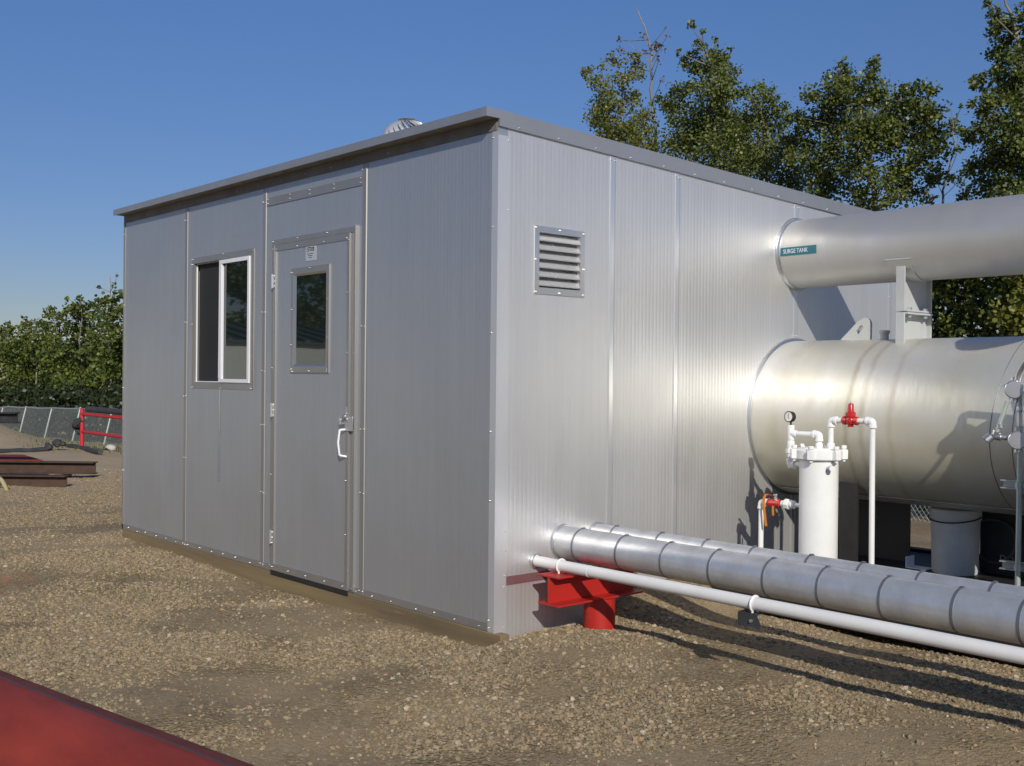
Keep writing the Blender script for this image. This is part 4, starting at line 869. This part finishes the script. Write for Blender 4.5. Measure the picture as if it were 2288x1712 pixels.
ibeam('steel_beam', 'lower rusty brown I-beam with the longest shadow on the gravel', pb, 4.5, beam_z, h=.205, tilt=(-d_right.x, -d_right.y+.02))
pb2 = atD(214, 1059, 16.0)
ibeam('steel_beam', 'upper rusty brown I-beam with chalk marks, behind the lower one', pb2, 5.5, pb2.z, h=.175, tilt=(-d_right.x, -d_right.y+.02))
pb3 = atD(40, 946, 15.2)
ibeam('steel_beam', 'dark raised I-beam end above the gravel heap at the left edge', pb3, 4.0, pb3.z, h=.15, tilt=(-d_right.x, -d_right.y+.02), mat='black')
P1 = pb+Vector(d_right)*-.9
for i, (pp, zz) in enumerate(((pb-d_right*.45, beam_z), (pb-d_right*2.6, beam_z), (pb2-d_right*.5, pb2.z), (pb2-d_right*3.0, pb2.z))):
    g0 = float(gz(pp.x, pp.y)); b = MB(); q = Vector((-d_right.y, d_right.x, 0))
    b.prism([tuple(pp-q*.25-d_right*.05+Vector((0, 0, 0)))[:2]+(g0-.05,), tuple(pp-q*.25+d_right*.05)[:2]+(g0-.05,), tuple(pp+q*.25+d_right*.05)[:2]+(g0-.05,), tuple(pp+q*.25-d_right*.05)[:2]+(g0-.05,)], (0, 0, max(.03, zz-g0+.049)))
    b.build('timber_block', M['wood'], None, loc=tuple(pp)[:2]+(g0,), label=['timber block under the right end of the lower beam', 'timber block under the left part of the lower beam', 'timber block under the right end of the upper beam', 'timber block under the left part of the upper beam'][i], cat='block')
b = MB(); q = Vector((-d_right.y, d_right.x, 0)); zt_b = pb2.z+.177
A = [pb2-d_right*.78+q*.02, pb2-d_right*1.55+q*1.1, pb2-d_right*4.8+q*1.1, pb2-d_right*4.8+q*.02]
b.prism([(p.x, p.y, zt_b) for p in A], (0, 0, .012))
b.build('steel_plate', M['oxide'], None, loc=tuple(A[0]), label='flat red oxide steel plate resting on the upper rusty beam', cat='plate')
# stand carrying the raised beam, outside the frame
b = MB(); pst = pb3-d_right*2.2; g0 = float(gz(pst.x, pst.y))
for s_ in (-1, 1):
    b.tube([tuple(pst+q*.4*s_)[:2]+(g0-.05,), tuple(pst+q*.1*s_)[:2]+(pb3.z-.001,)], .03, 10)
b.tube([tuple(pst+q*-.3)[:2]+(g0+.3,), tuple(pst+q*.3)[:2]+(g0+.3,)], .02, 8)
b.build('trestle', M['rustbeam'], None, loc=tuple(pst)[:2]+(g0,), label='steel trestle carrying the raised dark beam at the far left', cat='trestle')
yb_ = atD(2, 1066, 14.0); yb2 = atD(19, 1104, 14.0)
b = MB(); b.tube(bend([tuple(atD(-60, 1063, 14.2)), tuple(yb_), tuple(yb2)], .2, 8), .028, 14); b.build('bent_pipe', M['yellow'], None, loc=tuple(yb2), label='faded yellow bent pipe leaning on the lower rusty beam', cat='pipe')
# red pipe rack
rk0 = gpt(183, 1003); Yr = rk0.y
def onY(px, py, Y=Yr): return Vector(at(px, py, Y))
pt = onY(183.5, 914); rh = pt.z
rk = thing('pipe_rack', 'bright red pipe rack with two rails beyond the left corner of the building', 'rack', tuple(rk0))
b = MB(); b.tube([(rk0.x, rk0.y, rk0.z-.1), (rk0.x, rk0.y, pt.z)], .046, 16); b.tube([(rk0.x, rk0.y, pt.z), (rk0.x, rk0.y, pt.z+.02)], [.055, .03], 16); b.build('post', M['rackred'], rk)
xe = rk0.x+6.5; g0 = float(gz(xe, rk0.y)); b = MB(); b.tube([(xe, rk0.y, g0-.1), (xe, rk0.y, pt.z)], .055, 16); b.build('post', M['rackred'], rk)
for py_ in (925.5, 965):
    z_ = onY(190, py_).z; b = MB(); b.tube([(rk0.x, rk0.y, z_), (xe, rk0.y, z_-.04)], .036, 14); b.build('rail', M['rackred'], rk)
z_ = onY(200, 925.5).z
b = MB(); b.tube([(rk0.x+.35, rk0.y, z_+.115), (xe, rk0.y, z_+.09)], .068, 16); b.build('black_pipe', M['duct'], None, loc=(rk0.x+.35, rk0.y, z_+.1), label='black pipe lying along the top rail of the red rack', cat='pipe')
b = MB(); cl = onY(174, 950); b.tube([cl+Vector((.3, 0, .15)), cl+Vector((.1, -.05, .05)), cl+Vector((-.1, 0, -.05)), cl+Vector((.1, 0, -.2))], [.07, .12, .10, .05], 8); b.build('chain_binder', M['duct'], rk)
# dark pipes on the ground
def lying(px0, py0, px1, py1, r, label, mat='duct', name='ground_pipe'):
    A = gpt(px0, py0); B_ = gpt(px1, py1); b = MB(); pts = []
    for s in np.linspace(0, 1, 9):
        P = A.lerp(B_, s); pts.append((P.x, P.y, float(gz(P.x, P.y))+r*.8))
    b.tube(pts, r, 14); b.build(name, M[mat], None, loc=tuple(A), label=label, cat='pipe')
lying(-60, 1016, 106, 1008, .055, 'long dark pipe on the ground left of the debris clump'); lying(142, 998, 224, 1015, .055, 'short dark pipe on the ground below the red rack', 'duct')
dp = gpt(118, 1004); b = MB()
for k in range(7): b.ball((dp.x+random.uniform(-.45, .35), dp.y+random.uniform(-.2, .2), float(gz(dp.x, dp.y))+random.uniform(.0, .15)), random.uniform(.06, .14), 5, (1.2, .9, .7))
b.build('debris_clump', M['duct'], None, loc=tuple(dp), label='dark debris clump between the two pipes on the ground', cat='debris', smooth=0)
rp_ = gpt(247, 1007); b = MB(); b.ball((rp_.x, rp_.y, rp_.z+.05), .16, 7, (1, .8, .62)); b.build('boulder', M['rock'], None, loc=tuple(rp_), label='pale boulder beside the left corner of the building', cat='rock')

# ---------------------------------------------------------------- chain-link fence along y = 8.6
fn = thing('chain_link_fence', 'sagging chain-link fence leaning back in front of the trees', 'fence', (-13, 8.6, -.4))
FX0, FX1 = -46.0, 12.5
def fbase(x): return float(gz(x, 8.6))-.02
LEAN, FH = .27, 1.06
k0 = int((FX0+35.67)/2.6)-1; xs_f = [-35.67+2.6*k for k in range(-3, 19)]
for x in xs_f:
    z = fbase(x); b = MB(); b.tube([(x, 8.6, z-.1), (x, 8.6+LEAN, z+FH)], .030, 12); b.tube([(x, 8.6+LEAN, z+FH), (x, 8.6+LEAN, z+FH+.03)], [.036, .02], 12)
    b.build('post', M['galvgreen'], fn)
b = MB(); pts = []
for x in np.arange(xs_f[0], xs_f[-1]+.01, .65): pts.append((x, 8.6+LEAN, fbase(x)+FH+.02*math.sin(x*1.3)-.02*abs(math.sin((x+35.67)/2.6*math.pi))))
b.tube(pts, .026, 8); b.build('top_rail', M['galv'], fn)
def wires():
    pitch = .058; V = []; F = []
    n0 = len(V)
    for sgn in (1, -1):
        for x in np.arange(xs_f[0], xs_f[-1], pitch):
            xa = x; xb = x+sgn*.92; a = np.array((xa, 8.6+.02*sgn*.2, fbase(xa))); c = np.array((xb, 8.6+LEAN+.004*sgn, fbase(xb)+FH))
            r = .0021; k = len(V)
            for P in (a, c): V += [(P[0]+r, P[1], P[2]), (P[0]-r*.5, P[1]-r, P[2]), (P[0]-r*.5, P[1]+r, P[2])]
            F += [(k, k+1, k+4, k+3), (k+1, k+2, k+5, k+4), (k+2, k, k+3, k+5)]
    b = MB(); b.add(V, F); b.build('wire_mesh', M['galv'], fn, smooth=0)
wires()

# ---------------------------------------------------------------- trees
def leaf_mesh(name, C, size, mat, parent, rndv=None, off=(0, 0, 0), flat=.5):
    n = len(C); 
    if n == 0: return
    u = rng.normal(size=(n, 3)); u[:, 2] *= .7; u /= np.linalg.norm(u, axis=1)[:, None]
    w_ = rng.normal(size=(n, 3)); v = np.cross(u, w_); v /= np.linalg.norm(v, axis=1)[:, None]
    s = size*rng.uniform(.65, 1.2, n)[:, None]; 
    P = [C+u*s, C+u*s*.35+v*s*.85, C-u*s*.55+v*s*.7, C-u*s*.95, C-u*s*.55-v*s*.7, C+u*s*.35-v*s*.85]
    co = np.stack(P, 1).reshape(-1, 3)-np.array(off); me = bpy.data.meshes.new(name)
    me.vertices.add(len(co)); me.vertices.foreach_set('co', co.ravel()); L = np.arange(len(co), dtype=np.int32)
    me.loops.add(len(co)); me.loops.foreach_set('vertex_index', L); me.polygons.add(n)
    me.polygons.foreach_set('loop_start', L[::6]); me.polygons.foreach_set('loop_total', np.full(n, 6, dtype=np.int32)); me.update()
    a = me.attributes.new('rnd', 'FLOAT', 'FACE'); a.data.foreach_set('value', (rndv if rndv is not None else rng.random(n)).astype(np.float32))
    me.materials.append(mat); o = bpy.data.objects.new(name, me); COL.objects.link(o); o.parent = parent; return o
def tree(name, label, cat, trunk, lobes, mat, size, cov=1.5, group=None, bark='bark', r0=.07, twigs=True, spread=1.0, leafname='crown'):
    """trunk: world points from root up; lobes: (centre, radius). Leaves hang in small clusters round twig ends."""
    base = trunk[0]; t = thing(name, label, cat, tuple(base), group)
    b = MB(); TR = [Vector(p) for p in trunk]; TR = [TR[i].lerp(TR[i+1], k/4)+Vector((random.uniform(-.02, .02), random.uniform(-.02, .02), 0)) for i in range(len(TR)-1) for k in range(4)]+[TR[-1]]; n = len(TR)
    b.tube(TR, [r0*.62*(1-.88*i/max(1, n-1))+.004 for i in range(n)], 10); cl = []; rv = []
    for (c, r) in lobes:
        c = Vector(c); near = min(TR[max(1, n//4):] or TR, key=lambda p: (p-c).length+3*max(0, p.z-c.z+.25))
        m1 = near.lerp(c, .5)+Vector((random.uniform(-.1, .1), random.uniform(-.1, .1), -.08))*r*2
        b.tube([near, m1, c], [max(.006, r0*.17), max(.005, r0*.11), .004], 6)
        nt_ = max(3, int(9*(r/.35)**1.4)); tone = random.uniform(-.12, .12)
        for k in range(nt_):
            d = Vector(rng.normal(size=3)); d.normalize(); d.z = d.z*.9+.15
            q = c+d*r*random.uniform(.35, 1.0)*spread; b.tube([c, c.lerp(q, .55)+Vector((0, 0, -.02)), q], [.005, .0035, .002], 4, caps=False)
            nl = int(1.25*cov*(3.14*r*r)/(nt_*size*size*2.0*.6)); cc = np.array(q)+rng.normal(size=(nl, 3))*np.array((r*.30, r*.30, r*.26)); cl.append(cc)
            rv.append(np.clip(rng.normal(.45+tone, .24, nl)+rng.choice([0, .35], nl, p=[.93, .07]), 0, 1))
    b.build('trunk', M[bark], t, smooth=60)
    if cl: leaf_mesh(leafname, np.concatenate(cl), size, mat, t, np.concatenate(rv), off=tuple(base))
    return t
def PL(lst, Y, jit=.35):               # photograph positions -> lobes on the tree's own depth
    out = []
    for (x, y, r) in lst:
        yy = Y+random.uniform(-jit, jit); P = at(x, y, yy); out.append((P, r*1.14*pxsize(P)))
    return out
def TP(lst, Y):
    P = [Vector(at(x, y, Y+dy)) for (x, y, dy) in lst]; g = Vector((P[0].x, P[0].y, float(gz(P[0].x, P[0].y))-.05)); return [g]+P
G1 = 'aspens growing behind the building'
tree('aspen_tree', 'yellow-green aspen nearest the building corner, left of the dying one', 'tree', TP([(1400, 620, 0), (1392, 400, 0), (1388, 300, 0), (1390, 215, 0), (1398, 150, 0)], 12.0),
     PL([(1312, 160, 17), (1336, 185, 22), (1362, 142, 20), (1345, 225, 34), (1392, 178, 26), (1385, 235, 36), (1405, 290, 42), (1360, 280, 38), (1330, 265, 26), (1425, 165, 22), (1418, 130, 14), (1440, 330, 42), (1395, 320, 36), (1350, 305, 26), (1470, 350, 30), (1425, 210, 20), (1440, 270, 24)], 12.0), M['leafy'], .0255, .95, G1)
t2 = tree('dying_aspen_tree', 'half-dead tall thin aspen with bare top and brown leaves', 'tree', TP([(1475, 600, 0), (1466, 320, 0), (1455, 200, 0), (1455, 120, 0), (1443, 60, 0), (1420, 14, 0)], 12.4),
     PL([(1380, 90, 9), (1383, 118, 11), (1405, 138, 10), (1437, 80, 9), (1460, 104, 14), (1476, 108, 10), (1472, 135, 10), (1490, 82, 7), (1412, 150, 8), (1478, 180, 9), (1442, 115, 8), (1488, 62, 5), (1402, 95, 5)], 12.4), M['leafb'], .026, .38, G1, r0=.06)
tree('aspen_tree', 'tall dark narrow aspen with shoots spiking above its crown', 'tree', TP([(1600, 620, 0), (1592, 380, 0), (1602, 250, 0), (1590, 150, 0), (1565, 80, 0)], 11.6),
     PL([(1547, 146, 24), (1580, 150, 30), (1612, 152, 30), (1632, 172, 24), (1560, 190, 26), (1600, 195, 42), (1585, 240, 45), (1618, 245, 30), (1498, 212, 26), (1520, 250, 30), (1492, 245, 22), (1535, 300, 44), (1585, 300, 50), (1640, 300, 40), (1560, 350, 45), (1620, 350, 55), (1510, 330, 30), (1545, 60, 9), (1552, 92, 9), (1568, 72, 7), (1570, 112, 12), (1596, 88, 7), (1592, 115, 10), (1628, 106, 8), (1620, 130, 9), (1534, 125, 12), (1515, 118, 8)], 11.6), M['leaf'], .0245, 1.35, G1)
tree('aspen_tree', 'lower rounded aspen between the narrow aspen and the widest one', 'tree', TP([(1706, 640, 0), (1700, 420, 0), (1708, 320, 0), (1705, 240, 0)], 12.2),
     PL([(1700, 196, 17), (1660, 215, 24), (1698, 225, 28), (1725, 245, 28), (1680, 265, 40), (1735, 285, 34), (1655, 290, 30), (1700, 330, 50), (1660, 360, 50), (1745, 350, 44), (1710, 400, 50), (1770, 390, 36), (1790, 430, 36), (1630, 400, 40)], 12.2), M['leaf'], .0245, 1.15, G1)
tree('aspen_tree', 'widest dark aspen standing above the surge tank', 'tree', TP([(1958, 640, 0), (1955, 470, 0), (1948, 400, 0), (1935, 330, 0), (1925, 250, 0), (1945, 170, 0)], 11.4),
     PL([(1955, 140, 15), (1945, 170, 22), (1868, 172, 26), (1888, 185, 22), (1815, 212, 18), (1845, 215, 34), (1895, 220, 40), (1935, 215, 38), (1965, 232, 28), (1785, 262, 24), (1825, 270, 42), (1880, 280, 50), (1940, 290, 50), (1990, 250, 32), (2010, 225, 22), (2048, 200, 18), (2072, 215, 22), (2040, 240, 38), (2070, 265, 34), (2030, 290, 50), (1985, 320, 50), (2075, 320, 40), (1775, 310, 22), (1800, 320, 26), (1850, 345, 44), (1910, 355, 42), (2040, 370, 44), (1830, 375, 34), (1980, 400, 44), (1880, 410, 44), (2030, 420, 34), (2080, 390, 28), (1920, 450, 30), (1830, 430, 34), (1990, 445, 28), (1780, 350, 24)], 11.4), M['leaf'], .0245, 1.45, G1, r0=.10)
tree('aspen_sapling', 'thin sapling in the gap between the widest aspen and the far right one', 'tree', TP([(2108, 640, 0), (2105, 440, 0), (2118, 380, 0), (2135, 330, 0), (2130, 280, 0)], 12.6),
     PL([(2122, 282, 20), (2140, 300, 18), (2112, 305, 14), (2138, 345, 16), (2150, 395, 22), (2090, 400, 20), (2150, 430, 22), (2075, 430, 22), (2110, 240, 5), (2125, 232, 6), (2148, 238, 6)], 12.6), M['leaf'], .0245, .8, G1, r0=.035)
tree('aspen_tree', 'tallest aspen cut off by the right edge of the view', 'tree', TP([(2300, 640, 0), (2290, 420, 0), (2286, 250, 0), (2278, 120, 0), (2270, 60, 0), (2230, -40, 0)], 11.0),
     PL([(2200, 6, 12), (2205, 30, 12), (2225, 40, 18), (2215, 62, 20), (2240, 52, 18), (2232, 90, 26), (2262, 80, 22), (2218, 112, 18), (2250, 125, 32), (2290, 90, 26), (2285, 150, 34), (2240, 160, 22), (2265, 190, 36), (2188, 172, 16), (2178, 190, 14), (2198, 196, 14), (2245, 215, 34), (2220, 245, 34), (2182, 240, 20), (2280, 250, 44), (2215, 290, 40), (2260, 310, 50), (2180, 310, 24), (2300, 330, 50), (2225, 355, 46), (2280, 390, 50), (2185, 370, 28), (2210, 420, 44), (2270, 450, 50), (2330, 200, 60), (2340, 100, 50), (2340, 350, 70), (2320, 20, 40), (2350, 470, 70)], 11.0), M['leaf'], .0245, 1.3, G1, r0=.09)
# understorey seen between the two tanks
tree('dense_shrub', 'dark dense shrub seen between the two tanks at the right', 'shrub', TP([(2170, 780, 0), (2165, 680, 0), (2160, 560, 0)], 10.6),
     PL([(2105, 640, 40), (2150, 650, 45), (2200, 640, 45), (2120, 700, 45), (2170, 710, 48), (2225, 700, 48), (2100, 740, 40), (2150, 765, 50), (2210, 760, 50), (2130, 590, 50), (2200, 590, 55), (2100, 540, 50), (2160, 520, 55), (2220, 520, 55), (2060, 600, 55), (2030, 680, 60), (2050, 760, 60)], 10.6, .5), M['leaf'], .033, 1.5, 'shrubs beyond the fence', bark='barkd', r0=.05)
tree('dense_shrub', 'leafy shrub between the tanks, cut off by the right edge', 'shrub', TP([(2290, 780, 0), (2285, 680, 0), (2285, 560, 0)], 10.2),
     PL([(2260, 640, 42), (2300, 650, 45), (2270, 700, 45), (2310, 720, 50), (2255, 750, 48), (2300, 780, 50), (2270, 580, 50), (2320, 580, 50), (2340, 660, 60), (2280, 520, 50), (2230, 800, 50), (2290, 850, 60)], 10.2, .5), M['leafy'], .033, 1.4, 'shrubs beyond the fence', bark='barkd', r0=.05)
for i, (px_, Yq, lb) in enumerate(((1985, 11.8, 'dark shrub hidden mostly behind the tank supports'), (2380, 11.5, 'dark shrub just right of the view beyond the fence'))):
    tree('dense_shrub', lb, 'shrub', TP([(px_, 800, 0), (px_, 700, 0)], Yq), PL([(px_+random.uniform(-90, 90), random.uniform(470, 860), 62) for k in range(22)], Yq, .6), M['leaf'], .036, 1.2, 'shrubs beyond the fence', bark='barkd', r0=.05)
# low growth behind the fence at the right
def low(name, label, x0, x1, Y, h, n, size, mat, group, cov=1.1, lr=.35):
    t0 = (x0+x1)/2; L = []
    for k in range(n):
        x = random.uniform(x0, x1); y = Y+random.uniform(-.5, .7); z = float(gz(x, y)); L.append((Vector((x, y, z+random.uniform(.1, h))), random.uniform(.6, 1.1)*lr))
    z = float(gz(t0, Y)); tree(name, label, 'shrub', [Vector((t0, Y, z-.05)), Vector((t0, Y, z+h*.4)), Vector((t0+.1, Y, z+h*.8))], L, mat, size, cov, group, bark='barkd', r0=.03)
low('low_shrub', 'low green growth behind the fence seen under the lower tank', -3.2, -.6, 9.6, 1.1, 16, .035, M['leaff'], 'low growth behind the fence')
low('low_shrub', 'low green growth behind the fence right of the tank saddle', -.6, 3.0, 9.6, 1.1, 16, .035, M['leaff'], 'low growth behind the fence')
# left tree belt, 35 to 45 m away
G2 = 'aspens beyond the left fence'
LT = [
 ('short aspen at the far left edge of the tree belt', 10.8, [(2, 740, 14), (28, 735, 13), (0, 770, 28), (30, 775, 28), (-25, 760, 30), (8, 810, 32), (40, 815, 28), (-20, 820, 32), (10, 855, 30), (45, 855, 26), (20, 722, 6)], 20),
 ('second aspen from the left edge of the tree belt', 11.4, [(62, 728, 14), (85, 728, 12), (52, 716, 7), (70, 755, 24), (95, 765, 22), (60, 790, 26), (90, 800, 28), (70, 830, 28), (100, 845, 28), (60, 870, 26)], 78),
 ('aspen with one pale stem in the middle of the left belt', 10.9, [(112, 700, 12), (120, 692, 8), (135, 712, 14), (112, 728, 20), (135, 740, 22), (110, 762, 24), (140, 775, 26), (115, 800, 28), (145, 815, 26), (120, 845, 28), (150, 860, 26), (122, 872, 24)], 125),
 ('round-topped bright aspen second from the building in the left belt', 11.6, [(165, 682, 15), (150, 690, 9), (180, 688, 16), (200, 686, 13), (160, 705, 20), (190, 712, 22), (165, 740, 26), (200, 745, 26), (165, 775, 28), (195, 785, 28), (170, 815, 28), (200, 825, 28), (175, 855, 28), (205, 865, 26), (172, 664, 5), (152, 668, 5)], 180),
 ('tallest aspen of the left belt, touching the building edge', 10.7, [(222, 668, 13), (221, 640, 6), (240, 668, 12), (258, 640, 6), (262, 618, 4), (258, 668, 14), (225, 695, 20), (255, 700, 24), (275, 660, 10), (235, 730, 26), (268, 735, 28), (225, 765, 26), (260, 775, 30), (235, 805, 28), (270, 815, 30), (230, 845, 28), (262, 855, 30), (290, 760, 40), (290, 700, 26), (300, 830, 40)], 245),
]
for lb, Y, ls, px_ in LT:
    ys = min(q[1] for q in ls)
    tree('aspen_tree', lb, 'tree', TP([(px_, 880, 0), (px_+4, 820, 0), (px_-3, 760, 0), (px_+3, (ys+760)/2, 0), (px_+1, ys, 0)], Y), PL(ls, Y, .7), M['leaff'], .062, 1.25, G2, r0=.07)
for i in range(6):
    x0 = -47+i*4.6
    low('low_shrub', ['shaded undergrowth behind the fence at the far left edge', 'shaded undergrowth behind the second fence bay from the left', 'shaded undergrowth behind the fence, left of the red rack', 'shaded undergrowth behind the red rack post', 'shaded undergrowth beside the building edge', 'undergrowth hidden behind the building'][i], x0, x0+5.0, 9.9, 1.7, 34, .06, M['leafd'], 'undergrowth behind the left fence', 1.3, .42)
for i in range(4):
    x0 = -52+i*6.5
    low('dense_shrub', ['leafy thicket closing the tree belt at the far left', 'leafy thicket behind the middle of the left tree belt', 'leafy thicket behind the tallest aspen of the left belt', 'leafy thicket hidden behind the building'][i], x0, x0+7, 13.5, 3.6, 60, .075, M['leaff'], 'thickets behind the left tree belt', 1.5, .6)
# weeds in the yard
def weeds():
    V = []; F = []; R = []
    spots = [(-2.9, -.62, .35, 120), (-2.5, -.9, .22, 90), (-1.55, -1.95, .2, 30), (-21.5, 6.4, 2.5, 350), (-24, 7.7, 4, 700), (-13.2, 2.4, .5, 60), (-28, 8.4, 5, 1100), (.0, -2.2, .1, 0)]
    for (cx_, cy_, r, n) in spots:
        big = cx_ < -5
        for k in range(n):
            a = random.uniform(0, 6.28); rr = r*math.sqrt(random.random()); x = cx_+rr*math.cos(a)*1.4; y = cy_+rr*math.sin(a)*.7; z = float(gz(x, y)); h = random.uniform(.03, .11) if big else random.uniform(.008, .03); w__ = h*.12+.001; a = random.uniform(0, 6.28)
            dx, dy = math.cos(a), math.sin(a); lx, ly = random.uniform(-.5, .5)*h, random.uniform(-.5, .5)*h; i = len(V)
            V += [(x-dx*w__, y-dy*w__, z-.005), (x+dx*w__, y+dy*w__, z-.005), (x+lx*.5+dx*w__*.7, y+ly*.5+dy*w__*.7, z+h*.6), (x+lx, y+ly, z+h)]; F.append((i, i+1, i+2, i+3)); R.append(random.random())
    me = bpy.data.meshes.new('weeds'); me.from_pydata(V, [], F); at_ = me.attributes.new('rnd', 'FLOAT', 'FACE'); at_.data.foreach_set('value', np.array(R, dtype=np.float32)); me.materials.append(M['grass'])
    o = bpy.data.objects.new('weeds', me); COL.objects.link(o); tag(o, 'sparse green weeds in the gravel and along the fence', 'weeds', kind='stuff')
weeds()
# ---------------------------------------------------------------- what the windows mirror: a long shed and trees behind the camera
sh = thing('storage_shed', 'grey-green metal shed with ribbed roof, mirrored in the window', 'shed', (-56, -35, -1.2))
def shed():
    b = MB(); b.box((-62, -62, -1.8), (-50, -8, 3.1)); b.build('wall', M['shedwall'], sh, smooth=0)
    b = MB(); b.prism([(-49.6, -62.4, 3.08), (-56, -62.4, 4.2), (-62.4, -62.4, 3.08), (-62.4, -62.4, 3.15), (-56, -62.4, 4.3), (-49.6, -62.4, 3.15)], (0, 54.8, 0))
    for y in np.arange(-62.2, -8, 1.2): b.prism([(-49.6, y, 3.15), (-56, y, 4.3), (-56, y, 4.42), (-49.6, y, 3.27)], (0, .3, 0))
    b.build('roof', M['roofsheet'], sh, smooth=0)
shed()
for i in range(9):
    x = -68-2*(i % 3); y = -74+i*8; z = float(gz(x, y)); h = random.uniform(9, 12)
    L = [(Vector((x+random.uniform(-1.8, 1.8), y+random.uniform(-4, 4), z+random.uniform(1.0, h))), random.uniform(.8, 1.4)) for k in range(42)]
    tree('poplar_tree', 'dark poplar behind the camera, mirrored in the window glass', 'tree', [Vector((x, y, z-.1)), Vector((x, y, z+h*.5)), Vector((x+.3, y, z+h))], L, M['leaf'], .17, 1.5, 'poplars behind the camera', bark='barkd', r0=.14)
